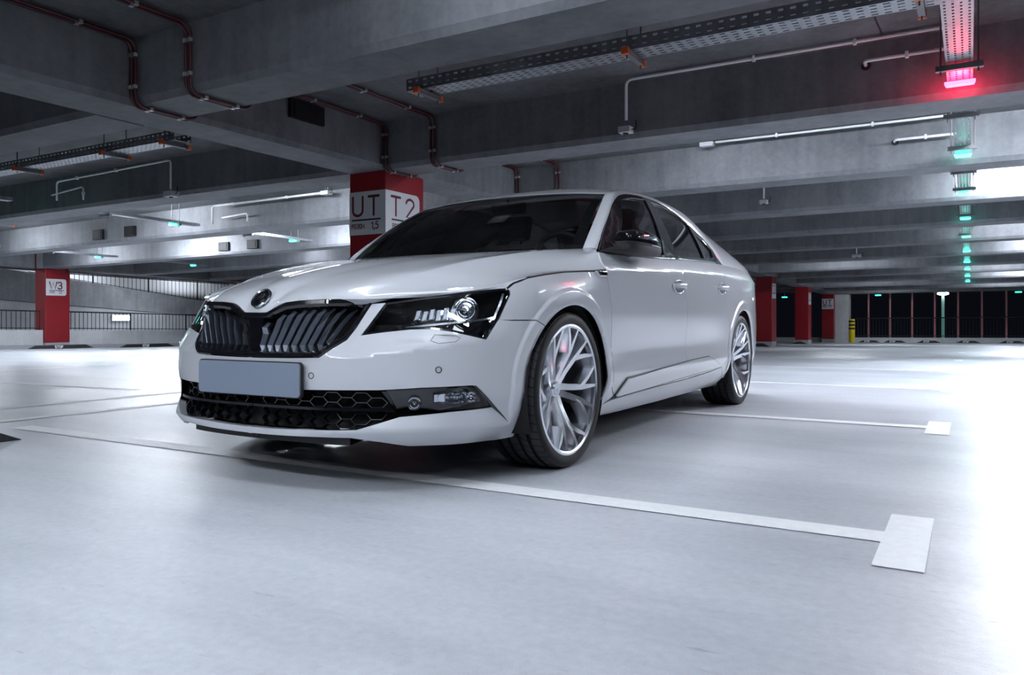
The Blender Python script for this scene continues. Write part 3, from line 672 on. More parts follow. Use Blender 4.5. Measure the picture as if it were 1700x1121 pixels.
LUMS = [
 (-1.0, -.9, 'luminaire behind the camera over the lane', 90, 'x'), (-3.6, -.9, 'luminaire behind the camera over the bays', 120, 'x'), (2.0, -.9, 'luminaire behind the camera on the right', 35, 'x'),
 (-3.0, -3.6, 'luminaire two bays behind the camera', 110, 'x'), (-2.1, 2.75, 'luminaire out of view above the bonnet', 26, 'x'), (2.9, 2.4, 'luminaire above right of the front line marking', 28, 'x'), (-1.0, 1.75, 'luminaire above the camera beside the front line marking', 60, 'x'),
 (-2.3, 7.7, 'added luminaire hidden behind the second beam to brighten the third', 130, 'x'), (1.0, 8.1, 'luminaire hidden behind the second beam right of the car', 260, 'x'), (3.4, 8.1, 'luminaire hidden behind the second beam at right', 130, 'x'), (.9, 11.7, 'luminaire hidden behind the third beam at right', 420, 'x'),  # first one added to even out the light on the third beam
 (4.2, 11.2, 'luminaire beyond the right edge behind the third beam', 170, 'x'), (5.2, 7.9, 'luminaire beyond the right edge behind the second beam', 110, 'x'),
 (.8, 16.9, 'luminaire hidden behind the fifth beam at right', 110, 'x'), (1.6, 20.2, 'luminaire hidden behind the sixth beam at right', 260, 'x'),
 (.8, 25.7, 'luminaire hidden behind the eighth beam at right', 140, 'x'), (1.6, 29.2, 'luminaire hidden behind the ninth beam at right', 260, 'x'), (1.2, 35.0, 'luminaire hidden near the far end at right', 120, 'x'),
 (-12.6, 8.3, 'luminaire over the left bays behind the second beam', 210, 'x'), (-8.6, 8.3, 'luminaire just left of the UT pillar behind the second beam', 110, 'x'), (-15.6, 11.3, 'luminaire over the left bays behind the third beam', 380, 'x'), (-10.6, 11.3, 'luminaire behind the UT pillar', 330, 'x'),
 (-3.0, 22.6, 'added luminaire far back lighting the nearest right pillar', 110, 'x'), (-3.0, 30.9, 'added luminaire far back lighting the middle right pillar', 110, 'x'), (-3.2, 37.6, 'luminaire near the concrete pier at the far end', 60, 'x'),  # the two far-back ones are added to light the pillar fronts
 (-14.75, 14.1, 'luminaire glowing above the bonnet at left', 60, 'y'), (-17.5, 8.3, 'luminaire near the left picture edge', 140, 'x'), (-19.5, 11.2, 'luminaire left of the W3 pillar sign', 160, 'x'), (-24.4, 9.5, 'added luminaire lighting the ramp wall at far left', 90, 'y'), (-24.4, 17.5, 'added luminaire lighting the ramp wall beyond the W3 pillar', 110, 'y'),  # the two ramp lane ones are added to brighten the ramp wall
]
for x, y, lab, pw, al in LUMS: luminaire(x, y, lab, pw, al)
for y, pw, w_ in ((8, 70, 'leftmost'), (13, 110, 'second'), (18, 110, 'third'), (23, 90, 'rightmost')):
    luminaire(-29.6, y, 'luminaire over the ramp lane behind the parapet, %s along it' % w_, pw, 'y', 1.5, 3.3, group='ramp luminaires')


# ------------------------------------------------------------------ the car: analytic body surface (numpy)
# car axes: x to its left side, y rearwards from the front axle, z up
def crom(pts, n):
    """dense chord-length Catmull-Rom through pts"""
    P = np.asarray(pts, float); d = np.r_[0, np.cumsum(np.linalg.norm(np.diff(P, axis=0), axis=1))]
    t = np.linspace(0, d[-1], n); return hermite(d, P, t), t
def hermite(d, P, t):
    P = np.asarray(P, float)
    if P.ndim == 1: return hermite(d, P[:, None], t)[:, 0]
    h = np.diff(d); sl = np.diff(P, axis=0) / h[:, None]; m = np.zeros_like(P)
    m[0] = sl[0]; m[-1] = sl[-1]
    m[1:-1] = (sl[:-1] * h[1:, None] + sl[1:] * h[:-1, None]) / (h[:-1] + h[1:])[:, None]
    i = np.clip(np.searchsorted(d, t, side='right') - 1, 0, len(h) - 1)
    u = ((t - d[i]) / h[i])[:, None]; hh = h[i][:, None]
    return P[i] * (2 * u ** 3 - 3 * u ** 2 + 1) + hh * m[i] * (u ** 3 - 2 * u ** 2 + u) + P[i + 1] * (3 * u ** 2 - 2 * u ** 3) + hh * m[i + 1] * (u ** 3 - u ** 2)
PLAN = [(0, -.905), (.15, -.903), (.30, -.886), (.45, -.845), (.59, -.775), (.715, -.680), (.808, -.565), (.868, -.43), (.904, -.29), (.922, -.12), (.928, .1), (.930, .5), (.932, 1.2), (.932, 1.9),
        (.926, 2.5), (.917, 2.84), (.900, 3.2), (.860, 3.5), (.785, 3.75), (.6, 3.90), (.3, 3.945), (0, 3.955)]
_pl, _ps = crom([(-.15, -.903)] + PLAN + [(-.3, 3.945)], 1600)
_i0 = np.argmin(np.abs(_pl[:400, 0])); _pl = _pl[_i0:]; _ps = _ps[_i0:]
_j = np.argmin(np.abs(_pl[:, 1] - .2)); _ps = _ps - _ps[_j] + .2
_tan = np.gradient(_pl, _ps, axis=0); _tan /= np.linalg.norm(_tan, axis=1)[:, None]
_nor = np.stack([-_tan[:, 1] * -1, _tan[:, 0] * -1], 1)   # outward (x,y): (ty, -tx)
S0 = float(_ps[0]); S1E = float(_ps[np.argmin(np.abs(_pl[800:, 0])) + 800])
def plan(s):
    s = np.asarray(s, float)
    return (np.interp(s, _ps, _pl[:, 0]), np.interp(s, _ps, _pl[:, 1]), np.interp(s, _ps, _nor[:, 0]), np.interp(s, _ps, _nor[:, 1]))
def sm(a, b, x): t = np.clip((x - a) / (b - a), 0, 1); return t * t * (3 - 2 * t)
_tz = np.linspace(.05, 1.1, 400)
def _tab(pts): z, d = zip(*pts); return hermite(np.array(z, float), np.array(d, float), np.clip(_tz, z[0], z[-1]))
T_FRONT = _tab([(.05, .10), (.12, .05), (.16, .020), (.19, .004), (.215, .0), (.25, .004), (.30, .008), (.35, .006), (.40, .0), (.48, .002), (.56, .010), (.62, .022), (.66, .034), (.70, .052), (.78, .10), (.90, .20), (1.1, .4)])
T_SIDE = _tab([(.05, .20), (.14, .120), (.19, .075), (.235, .050), (.27, .034), (.30, .024), (.345, .012), (.42, .013), (.50, .0125), (.58, .009), (.66, .004), (.74, .001), (.82, .0), (.92, .0), (1.1, .0)])
T_REAR = _tab([(.05, .15), (.14, .09), (.20, .05), (.30, .02), (.42, .004), (.55, .0), (.66, .004), (.74, .012), (.82, .02), (.92, .03), (1.1, .06)])
WY, WZ = (0.0, 2.841), .3275
AR = (.352, .358)
def ztorn(s): return np.interp(s, [-1, .10, .30, 1.445, 2.29, 2.86, 3.6, 4.5], [.80, .825, .842, .893, .912, .914, .905, .89])
def zledge(s): return np.interp(s, _LS, _LZ)
def dsurf(s, z):
    s, z = np.broadcast_arrays(np.asarray(s, float), np.asarray(z, float))
    x, y, nx, ny = plan(s)
    f = np.interp(z, _tz, T_FRONT); sd = np.interp(z, _tz, T_SIDE); re = np.interp(z, _tz, T_REAR)
    w = sm(-.95, -.35, s); w2 = sm(3.2, 3.9, s)
    d = f * (1 - w) + (sd * (1 - w2) + re * w2) * w
    # shoulder crease along the doors
    zt = ztorn(s); wt = sm(-.05, .32, s) * (1 - sm(3.55, 4.0, s)); t = z - zt
    d = d + wt * np.where(t > 0, .42 * t + 1.6 * t * t, .003 * (1 - np.exp(np.minimum(t, 0) / .010)) * np.exp(np.minimum(t, 0) / .07))
    # front wing shoulder rolling in towards the bonnet gap
    wf = (1 - sm(-.05, .32, s)) * sm(-.75, -.45, s); d = d + wf * (1.35 * np.maximum(z - .66, 0) ** 2 + 2.5 * np.maximum(z - .74, 0) ** 2)
    # ledge under the headlamp
    zc = np.interp(s, LS, LZ); A = np.interp(s, LS, LA); B = np.interp(s, LS, LB); t = z - zc
    d = d + np.where(t > 0, A * (1 - np.exp(-np.maximum(t, 0) / .035)) + B * np.maximum(t - .03, 0), 0)
    # lower lip: a step out below the intake towards the corners
    wl = sm(-1.30, -1.05, s) * (1 - sm(-.45, -.30, s)); d = d - wl * .014 * (1 - sm(.222, .30, z)) + wl * .55 * np.maximum(.222 - z, 0)
    # wheel arch lips
    for yw, ar in zip(WY, AR):
        r = np.hypot(s - yw, z - WZ)
        d = d - .010 * (1 - sm(ar + .058, ar + .078, r)) * sm(.20, .30, z) + .010 * (1 - sm(ar - .004, ar + .008, r))
        if yw > 1: d = d - .006 * (1 - sm(ar + .05, ar + .35, r))
    # gentle hollow along the doors above the sill
    wd = sm(.35, .7, s) * (1 - sm(2.0, 2.5, s)); d = d + wd * .010 * np.exp(-((z - .47) / .09) ** 2)
    return d
_sx = np.array([.30, .38, .44, .59, .69, .745, .808, .85, .875, .905]); 
def _s_of_x(x): k = np.argmax(_pl[:, 0] >= x); return float(_ps[k])
LS = np.array([S0, _s_of_x(.34), _s_of_x(.44), _s_of_x(.59), _s_of_x(.69), _s_of_x(.76), _s_of_x(.82), _s_of_x(.868), _s_of_x(.90), .0, 5])
LZ = np.array([.485, .485, .493, .512, .525, .537, .551, .562, .57, .57, .57])
LA = np.array([.0, .0, .048, .034, .025, .019, .013, .007, 0, 0, 0])
LB = np.array([.0, .0, .22, .30, .34, .34, .28, .14, .03, 0, 0])
def body(s, z):
    """point on the body shell"""
    x, y, nx, ny = plan(s); d = dsurf(s, z)
    return np.stack([x - nx * d, y - ny * d, np.broadcast_to(z, np.shape(d)) * 1.0], -1)
# glasshouse side
def zbelt(y): return np.interp(y, [.2, .40, .96, 1.5, 2.1, 2.4, 3.0, 3.5, 4], [.938, .930, .945, .972, .995, 1.0, .997, .985, .97])
def gx(y, z):
    t = np.maximum(z - zbelt(y), -.05)
    return np.interp(y, [.2, .5, 1.5, 2.3, 3], [.880, .884, .880, .868, .845]) - .47 * t - .50 * t * t - .06 * (np.maximum(1.1 - y, 0) / .6) ** 1.5 - .012 * np.maximum(.9 - y, 0)

# ------------------------------------------------------------------ car materials
M_PAINT = mat('pearl_white_paint', (.53, .545, .58), .30, coat=1.0, spec=.5)
M_PIANO = mat('gloss_black_trim', (.006, .006, .008), .08, coat=.6)
M_MATTE = mat('matte_black_plastic', (.010, .010, .012), .55)
M_VOID = mat('dark_interior_void', (.004, .004, .005), .9)
M_SLAT = mat('dark_chrome_slat', (.07, .082, .108), .30, metal=.35, coat=.3)
M_CHROME = mat('polished_chrome', (.78, .80, .83), .08, metal=1.0)
M_ALU = mat('silver_alloy_wheel', (.84, .86, .90), .20, metal=1.0)
M_ALU2 = mat('silver_alloy_barrel', (.52, .54, .58), .25, metal=1.0)
M_TYRE = mat('tyre_rubber', (.0065, .007, .008), .6, noise=.2, nscale=40, spec=.25)
M_TREAD = mat('tyre_tread_rubber', (.022, .0235, .027), .65, noise=.2, nscale=40, spec=.3)  # blocks paler than the carcass: groove shade is put into the colour
M_BARREL = mat('rim_barrel_shaded', (.22, .23, .25), .35, metal=1.0)  # darkened for the brake shadows between the spokes
M_DISC = mat('brake_disc_steel', (.12, .125, .135), .4, metal=1.0)  # kept dark too, for the shade behind the spokes
M_CAL = mat('brake_caliper_grey', (.10, .10, .11), .5, metal=.5)
M_PLATE = mat('blank_plate_grey', (.19, .225, .29), .5)
M_SEAT = mat('dark_seat_fabric', (.018, .018, .021), .8)
M_DASH = mat('dark_dashboard_plastic', (.014, .014, .016), .5)
M_TAIL = mat('red_tail_lamp', (.25, .004, .008), .1, coat=1.0)
M_GLINT = mat('headlamp_glint_glow', (.9, .93, 1.0), .3, emit=(.85, .93, 1.0), es=16)  # emission stands in for light reflected in the lamp
M_SIL = mat('clear_silver_reflector', (.80, .82, .86), .12, metal=1.0)
M_STICK = mat('green_sticker', (.25, .6, .05), .4)
def glass_mat(name, tint, rough=.0, mixr=.0):
    m, N, L, b = new_mat(name); N.remove(b); out = [n for n in N if n.type == 'OUTPUT_MATERIAL'][0]
    t = N.new('ShaderNodeBsdfTransparent'); t.inputs[0].default_value = (*tint, 1)
    g = N.new('ShaderNodeBsdfGlossy'); g.inputs['Roughness'].default_value = .015; g.inputs[0].default_value = (1, 1, 1, 1)
    fr = N.new('ShaderNodeFresnel'); fr.inputs['IOR'].default_value = 1.5
    mx = N.new('ShaderNodeMixShader'); L.new(fr.outputs[0], mx.inputs[0]); L.new(t.outputs[0], mx.inputs[1]); L.new(g.outputs[0], mx.inputs[2]); L.new(mx.outputs[0], out.inputs[0])
    return m
M_GLASS = glass_mat('tinted_window_glass', (.16, .17, .18))
M_SCREEN = glass_mat('windscreen_glass', (.33, .36, .38))
M_LENS = glass_mat('clear_lamp_lens', (.93, .95, .97))

CARX, CARY = -2.35, 2.9485
car = empty('car', (CARX, CARY, 0)); tag(car, 'white executive liftback car parked at an angle with multi-spoke alloy wheels', 'car')

# ------------------------------------------------------------------ panel maker: a 2-D outline filled and laid on a surface
def dens(poly, h, closed=True):
    P = [np.array(p, float) for p in poly]; out = []
    n = len(P); m = n if closed else n - 1
    for i in range(m):
        a, b = P[i], P[(i + 1) % n]; k = max(1, int(math.ceil(np.linalg.norm(b - a) / h)))
        out += [a + (b - a) * t / k for t in range(k)]
    if not closed: out.append(P[-1])
    return np.array(out)
def spl(pts, n=24):
    """smooth open curve through points (any dimension)"""
    return crom(pts, n)[0]
def area2(P): return .5 * np.sum(P[:, 0] * np.roll(P[:, 1], -1) - np.roll(P[:, 0], -1) * P[:, 1])
def inset_poly(P, d, keep=None):
    a = P - np.roll(P, 1, 0); b = np.roll(P, -1, 0) - P
    a /= np.linalg.norm(a, axis=1)[:, None] + 1e-12; b /= np.linalg.norm(b, axis=1)[:, None] + 1e-12
    na = np.stack([-a[:, 1], a[:, 0]], 1); nb = np.stack([-b[:, 1], b[:, 0]], 1); m = na + nb
    m /= np.maximum(np.linalg.norm(m, axis=1), .35)[:, None] ; c = np.maximum((m * na).sum(1), .4)
    off = m * (d / c)[:, None]
    if keep is not None: off[keep] = 0
    return P + off
def inside(P, Q):
    x, y = Q[:, 0], Q[:, 1]; r = np.zeros(len(Q), bool); n = len(P)
    for i in range(n):
        x1, y1 = P[i]; x2, y2 = P[(i + 1) % n]
        if y1 == y2: continue
        c = ((y1 > y) != (y2 > y)) & (x < (x2 - x1) * (y - y1) / (y2 - y1) + x1); r ^= c
    return r
def surf_normal(fn, Q, e=1e-3):
    du = fn(Q[:, 0] + e, Q[:, 1]) - fn(Q[:, 0] - e, Q[:, 1]); dv = fn(Q[:, 0], Q[:, 1] + e) - fn(Q[:, 0], Q[:, 1] - e)
    n = np.cross(du, dv); n /= np.linalg.norm(n, axis=1)[:, None] + 1e-12; return n
def fill(poly, fn, hs=.03, hz=.02, inset=.002, flange=.02, lines=(), off=0.0, keep_center=False, flipn=False):
    """returns verts, normals, faces of the left-hand panel"""
    P = dens(poly, min(hs, hz) * .8)
    if area2(P) < 0: P = P[::-1].copy()
    keep = (P[:, 0] < S0 + 1e-4) if keep_center else None
    if inset: P = inset_poly(P, inset, keep)
    lo, hi = P.min(0), P.max(0)
    gs = np.arange(lo[0] + hs * .37, hi[0], hs); gz = np.arange(lo[1] + hz * .41, hi[1], hz)
    G = np.array([(a, b) for a in gs for b in gz]) if len(gs) and len(gz) else np.zeros((0, 2))
    ex = [np.array(l) for l in lines]
    if ex: 
        E_ = np.concatenate(ex)
        if len(G):
            sc = np.array([1 / hs, 1 / hz]); dm = np.concatenate([np.sqrt(np.min((((G[i:i + 400, None] - E_[None]) * sc) ** 2).sum(2), axis=1)) for i in range(0, len(G), 400)]); G = G[dm > .45]
        G = np.concatenate([G, E_])
    if len(G):
        G = G[inside(P, G)]; sc = np.array([1 / hs, 1 / hz])
        Ps = P * sc; dm = np.concatenate([np.sqrt(np.min(((G[i:i + 400, None] * sc - Ps[None]) ** 2).sum(2), axis=1)) for i in range(0, len(G), 400)]) if len(G) else np.zeros(0)
        G = G[dm > .42]
    n = len(P); allp = [Vector(p) for p in P] + [Vector(g) for g in G]
    vo, eo, fo, ov, oe, of = delaunay_2d_cdt(allp, [], [list(range(n))], 1, 1e-7)
    Q = np.array([(v.x, v.y) for v in vo]); idx = {}
    for i, l in enumerate(ov):
        for k in l: idx[k] = i
    X = fn(Q[:, 0], Q[:, 1]); Nn = surf_normal(fn, Q)
    sg = -1.0 if flipn else 1.0
    Nn = Nn * sg
    if off: X = X - Nn * off
    if keep_center: X[Q[:, 0] < S0 + 1e-4, 0] = 0.0
    F_ = []
    for f in fo:
        f = list(f); a, b, c = X[f[0]], X[f[1]], X[f[2]]
        if np.dot(np.cross(b - a, c - a), Nn[f[0]]) < 0: f = f[::-1]
        F_.append(tuple(f))
    V = [tuple(p) for p in X]; NV = [tuple(p) for p in Nn]
    if flange:
        ring = [idx[i] for i in range(n)]; k0 = len(V)
        for a in range(n):
            i = ring[a]; p = X[i]; nn = Nn[i]; t = X[ring[(a + 1) % n]] - X[ring[a - 1]]; o = np.cross(t, nn); o /= np.linalg.norm(o) + 1e-12
            V += [tuple(p), tuple(p - nn * flange)]; NV += [tuple(o), tuple(o)]
        for a in range(n):
            if keep is not None and keep[a] and keep[(a + 1) % n]: continue
            b = (a + 1) % n; F_.append((k0 + 2 * a, k0 + 2 * a + 1, k0 + 2 * b + 1, k0 + 2 * b))
    return V, NV, F_
def nobj(name, V, NV, F_, m, parent):
    me = bpy.data.meshes.new(name); me.from_pydata(V, [], F_); me.update()
    me.polygons.foreach_set('use_smooth', [True] * len(me.polygons)); me.materials.append(m)
    me.normals_split_custom_set_from_vertices(NV)
    o = bpy.data.objects.new(name, me); COL.objects.link(o); o.parent = parent
    return o
def mirror(V, NV, F_): return [(-a, b, c) for a, b, c in V], [(-a, b, c) for a, b, c in NV], [f[::-1] for f in F_]
def join2(A, B): n = len(A[0]); return A[0] + B[0], A[1] + B[1], A[2] + [tuple(i + n for i in f) for f in B[2]]
def panel(name, poly, m, parent=None, fn=None, both=True, one=False, label=None, **kw):
    """left and right copies as separate parts, or (one=True) as a single part across the car"""
    A = fill(poly, fn or body, **kw); B = mirror(*A); parent = parent or car
    if one: return [nobj(name, *join2(A, B), m, parent)]
    out = [nobj(name, *A, m, parent)]
    if both: out.append(nobj(name, *B, m, parent))
    return out
def bnorm(s, z): return surf_normal(body, np.array([[s, z]]))[0]
def bp(s, z, off=0.0):
    p = body(np.array([s]), np.array([z]))[0]; return p - bnorm(s, z) * off
SV = lambda pts, n=24: [tuple(p) for p in spl(pts, n)]

# outlines in body coordinates (s = run along the plan outline, z = height)
GR_TOP = [(S0, .647), (-1.488, .647), (-1.437, .648), (-1.404, .664), (-1.353, .683), (-1.288, .690), (-1.171, .694), (-1.067, .696), (-1.036, .691), (-1.002, .680)]
GR_OUT = [(-1.002, .680), (-1.040, .612), (-1.077, .548), (-1.168, .485)]
GR_BOT = [(-1.168, .485), (-1.299, .481), (-1.434, .479), (S0, .479)]
HL_TOP = [(-.937, .685), (-.786, .703), (-.603, .721), (-.450, .738)]
HL_OUT = [(-.450, .738), (-.424, .738), (-.412, .730), (-.413, .716), (-.440, .676), (-.471, .627), (-.511, .584), (-.541, .548)]
HL_BOT = [(-.541, .548), (-.609, .564), (-.675, .578), (-.752, .588), (-.834, .586), (-.927, .577), (-1.021, .565)]
HL_IN = [(-1.021, .565), (-.937, .685)]
FOG_T = [(-.942, .368), (-.789, .376), (-.600, .380)]
FOG_O = [(-.600, .380), (-.560, .353), (-.508, .296)]
FOG_B = [(-.508, .296), (-.700, .288), (-.868, .276)]
INT_T = [(S0, .364), (-1.230, .364), (-1.096, .366), (-.942, .368)]
INT_B = [(-.868, .276), (-1.019, .231), (-1.189, .225), (-1.367, .219), (S0, .217)]
LIP = [(S0, .190), (-1.328, .192), (-1.188, .195), (-1.043, .197), (-.937, .182), (-.839, .163), (-.743, .161), (-.582, .155), (-.40, .150), (-.314, .158)]
def archpts(k, a0, a1, n=30):
    r = AR[k]; return [(WY[k] + r * math.cos(math.radians(a0 + (a1 - a0) * i / n)), WZ + r * math.sin(math.radians(a0 + (a1 - a0) * i / n))) for i in range(n + 1)]
SEAM = [(-.474, .618), (-.418, .618), (-.296, .618), (-.243, .603)]
SHUT = [(-.424, .741), (-.384, .765), (-.303, .789), (-.177, .807), (0, .826), (.143, .836), (.217, .840), (.321, .848)]
DOORF = [(.318, .853), (.334, .810), (.358, .750), (.385, .680), (.402, .600), (.405, .52), (.398, .43), (.410, .33), (.455, .285), (.495, .259)]
DOORF_UP = [(.340, .934), (.312, .889), (.318, .853)]
SPLIT = [(1.395, .966), (1.414, .895), (1.455, .832), (1.495, .70), (1.512, .60), (1.520, .50), (1.525, .40), (1.555, .31), (1.592, .263)]
def belt_pts(a, b, n=16): return [(s, float(zbelt(s)) ) for s in np.linspace(a, b, n)]
RDOOR = [(2.20, .997), (2.30, .90), (2.335, .80), (2.335, .72)]
ang = math.degrees(math.atan2(.72 - WZ, 2.335 - WY[1]))
RGAP = AR[1] + .075
RD_ARC = [(WY[1] + RGAP * math.cos(math.radians(a)), WZ + RGAP * math.sin(math.radians(a))) for a in np.linspace(150, 176, 10)]
SILLT = [(.42, .230), (.495, .240), (.749, .250), (1.173, .260), (1.619, .268), (2.069, .284), (2.30, .300)]
torn_line = [(s, float(ztorn(s))) for s in np.arange(.25, 3.7, .03)]
def arch_rings(k, a0=-30, a1=210):
    return [[(WY[k] + r * math.cos(math.radians(a)), WZ + r * math.sin(math.radians(a))) for a in np.arange(a0, a1, 1.6)] for r in (AR[k] + .010, AR[k] + .030, AR[k] + .050, AR[k] + .058, AR[k] + .063, AR[k] + .068, AR[k] + .073, AR[k] + .078, AR[k] + .09)]

# ------------------------------------------------------------------ shell panels
a_seam = math.degrees(math.atan2(.603 - WZ, -.243)); a_bot = 360 - math.degrees(math.atan2(WZ - .158, .314)) if False else 180 + math.degrees(math.atan2(WZ - .158, .314))
bump = [p for p in LIP] + archpts(0, a_bot, a_seam)[1:] + SEAM[::-1][1:-1] + [(-.471, .622)] + HL_OUT[5:] [0:] + HL_BOT[1:] + HL_IN[1:] + [(-1.002, .680)] + GR_OUT[1:] + GR_BOT[1:] + INT_T + FOG_T[1:] + FOG_O[1:] + FOG_B[1:] + INT_B[1:]
ledge_line = [(s, float(np.interp(s, LS, LZ))) for s in np.arange(-1.05, -.45, .02)]
ledge_up = [(s, float(np.interp(s, LS, LZ)) + .012) for s in np.arange(-1.05, -.55, .02)]
panel('front_bumper', bump, M_PAINT, one=True, hs=.028, hz=.016, keep_center=True, lines=[ledge_line, ledge_up, [(s_, .222) for s_ in np.arange(-1.1, -.42, .02)], [(s_, .214) for s_ in np.arange(-1.1, -.42, .02)]] + arch_rings(0, 125, 212), flange=.03)
fend = [(a_, b_ - .006) for a_, b_ in SHUT] + DOORF[1:] + [(.42, .232)] + [(.325, .205)] + archpts(0, -20.4, a_seam)[1:] + SEAM[::-1][1:] + HL_OUT[5:0:-1]
panel('front_fender', fend, M_PAINT, hs=.03, hz=.016, lines=[[(s, z) for s, z in torn_line if s < .4]] + arch_rings(0))
fd = DOORF_UP[0:1] + DOORF_UP[1:] + DOORF[1:] + [(.749, .254), (1.173, .262), (1.592, .268)] + SPLIT[::-1][1:-1] + belt_pts(1.395, .42)
front_doors = panel('front_door', fd, M_PAINT, hs=.035, hz=.016, lines=[torn_line])
rd = SPLIT + [(1.619, .270), (2.069, .286), (2.30, .302)] + RD_ARC[::-1] + RDOOR[::-1] + belt_pts(2.20, 1.395)[1:]
rear_doors = panel('rear_door', rd, M_PAINT, hs=.035, hz=.016, lines=[torn_line])
SH_R = [(s, float(zbelt(s))) for s in np.linspace(2.2, 3.72, 16)]
qp = RDOOR + RD_ARC + [(2.30, .302), (2.42, .215)] + archpts(1, 198, 90)[0:] + archpts(1, 90, -8)[1:] + [(3.30, .30), (3.45, .46), (3.62, .55), (3.66, .70), (3.72, float(zbelt(3.72)))] + SH_R[::-1][1:-1]
panel('rear_quarter', qp, M_PAINT, hs=.035, hz=.018, lines=[torn_line] + arch_rings(1))
sill = SILLT + [(2.42, .215), (2.36, .185), (1.9, .165), (1.2, .160), (.7, .160), (.40, .165), (.325, .205)]
panel('side_skirt', sill, M_PAINT, hs=.04, hz=.014)
rb = archpts(1, -8, -32, 8) + [(3.3, .17), (3.9, .165), (S1E, .165), (S1E, .56), (3.95, .56), (3.62, .55), (3.45, .46), (3.30, .30)]
panel('rear_bumper', rb, M_PAINT, one=True, hs=.05, hz=.03, flange=.02)
tg = [(3.62, .56), (3.95, .565), (S1E, .565), (S1E, .97), (3.95, .97), (3.72, .97), (3.66, .70)]
panel('tailgate', [(3.95, .565), (S1E, .565), (S1E, .97), (3.95, .97)], M_PAINT, one=True, hs=.05, hz=.03)
panel('tail_lamp', [(3.63, .57), (3.94, .57), (3.94, .95), (3.73, .95), (3.67, .70)], M_TAIL, hs=.04, hz=.03)
# lower door blades in body colour
blade = [(.50, .262), (.545, .298), (.598, .334), (1.10, .358), (1.635, .378), (1.953, .384), (2.10, .352), (2.255, .312), (1.586, .294), (1.012, .274), (.54, .258)]
panel('door_blade', blade, M_PAINT, hs=.05, hz=.012, off=-.012, flange=.014, inset=0)
for sgn in (1, -1):
    P = [bp(s_, z_, -.004) for s_, z_ in dens([(.495, .262), (.540, .300), (.594, .338), (1.10, .362), (1.635, .382), (1.957, .388), (2.106, .355), (2.262, .312)], .03, closed=False)]
    MB().tube([(sgn * p[0], p[1], p[2]) for p in P], .0028, 5).build('door_blade_joint', M_MATTE, car)
    P = [bp(s_, z_ - .002, .006) for s_, z_ in dens(SHUT, .03, closed=False)]
    MB().tube([(sgn * p[0], p[1], p[2]) for p in P], .0055, 6).build('bonnet_gap_shade', M_MATTE, car)  # black tube added in the bonnet gap to stand for its shade
panel('door_blade_black_strip', [(.52, .254), (1.012, .270), (1.586, .290), (2.25, .307), (2.25, .300), (1.586, .283), (1.012, .264), (.53, .250)], M_PIANO, hs=.05, hz=.012, off=-.004, flange=.006, inset=0)  # gloss black strip along the lower edge of the blade

# ------------------------------------------------------------------ bonnet: loft of eight length lines
def e3(s, z): return tuple(body(np.array([s]), np.array([z]))[0])
HOODL = [
 [(0, -.874, .648), (0, -.862, .674), (0, -.842, .702), (0, -.80, .737), (0, -.72, .779), (0, -.55, .828), (0, -.3, .879), (0, 0, .922), (0, .2, .946), (0, .335, .960)],
 [(.06, -.873, .648), (.067, -.855, .676), (.078, -.828, .705), (.10, -.772, .742), (.124, -.666, .785), (.148, -.518, .823), (.19, -.28, .873), (.235, 0, .918), (.26, .2, .944), (.275, .345, .959)],
 [(.141, -.857, .685), (.150, -.84, .702), (.162, -.808, .724), (.18, -.75, .750), (.205, -.65, .784), (.235, -.505, .822), (.28, -.27, .871), (.335, .01, .917), (.365, .21, .944), (.39, .36, .959)],
 [(.300, -.824, .694), (.31, -.805, .708), (.322, -.77, .727), (.338, -.71, .752), (.358, -.61, .784), (.385, -.48, .817), (.43, -.25, .865), (.48, .03, .913), (.52, .24, .943), (.555, .40, .962)],
 [(.424, -.752, .696), (.432, -.72, .714), (.449, -.652, .743), (.462, -.60, .764), (.480, -.52, .792), (.505, -.421, .822), (.556, -.21, .871), (.62, .054, .917), (.667, .25, .943), (.725, .495, .966)],
 [e3(-.786, .704), (.645, -.60, .722), (.66, -.55, .737), (.668, -.50, .751), (.68, -.42, .775), (.694, -.33, .799), (.724, -.13, .843), (.764, .09, .887), (.782, .27, .922), (.795, .482, .958)],
 [e3(-.603, .722), (.758, -.508, .732), (.768, -.465, .744), (.776, -.42, .756), (.785, -.35, .776), (.795, -.265, .796), (.818, -.08, .830), (.842, .11, .862), (.856, .23, .890), (.864, .352, .938)],
 [e3(-.424, .741), e3(-.395, .760), e3(-.36, .772), e3(-.32, .784), e3(-.25, .797), e3(-.17, .808), e3(0, .826), e3(.14, .836), e3(.22, .841), e3(.318, .851)],
]
NV_, NU_ = 56, 10
HC = []
for c in HOODL:
    t = np.linspace(0, 1, len(c)); HC.append(hermite(t, np.array(c, float), np.linspace(0, 1, NV_)))
HC = np.array(HC)                           # line, v, xyz
tu = np.linspace(0, 1, len(HOODL))
def hood_rows():
    rows = []
    for j in range(NV_):
        full = np.concatenate([HC[::-1, j] * np.array([-1, 1, 1]), HC[1:, j]])      # right edge ... centre ... left edge
        # crease at the shoulder lines: keep them crisp with a short support either side
        segs = []
        for a, b in ((0, 3), (3, 6), (6, 8), (8, 11), (11, 14)):
            q = hermite(np.arange(b - a + 1, dtype=float), full[a:b + 1], np.linspace(0, b - a, (b - a) * NU_ + 1)); segs.append(q if b == 14 else q[:-1])
        rows.append(np.concatenate(segs))
    return np.array(rows)
HR = hood_rows()
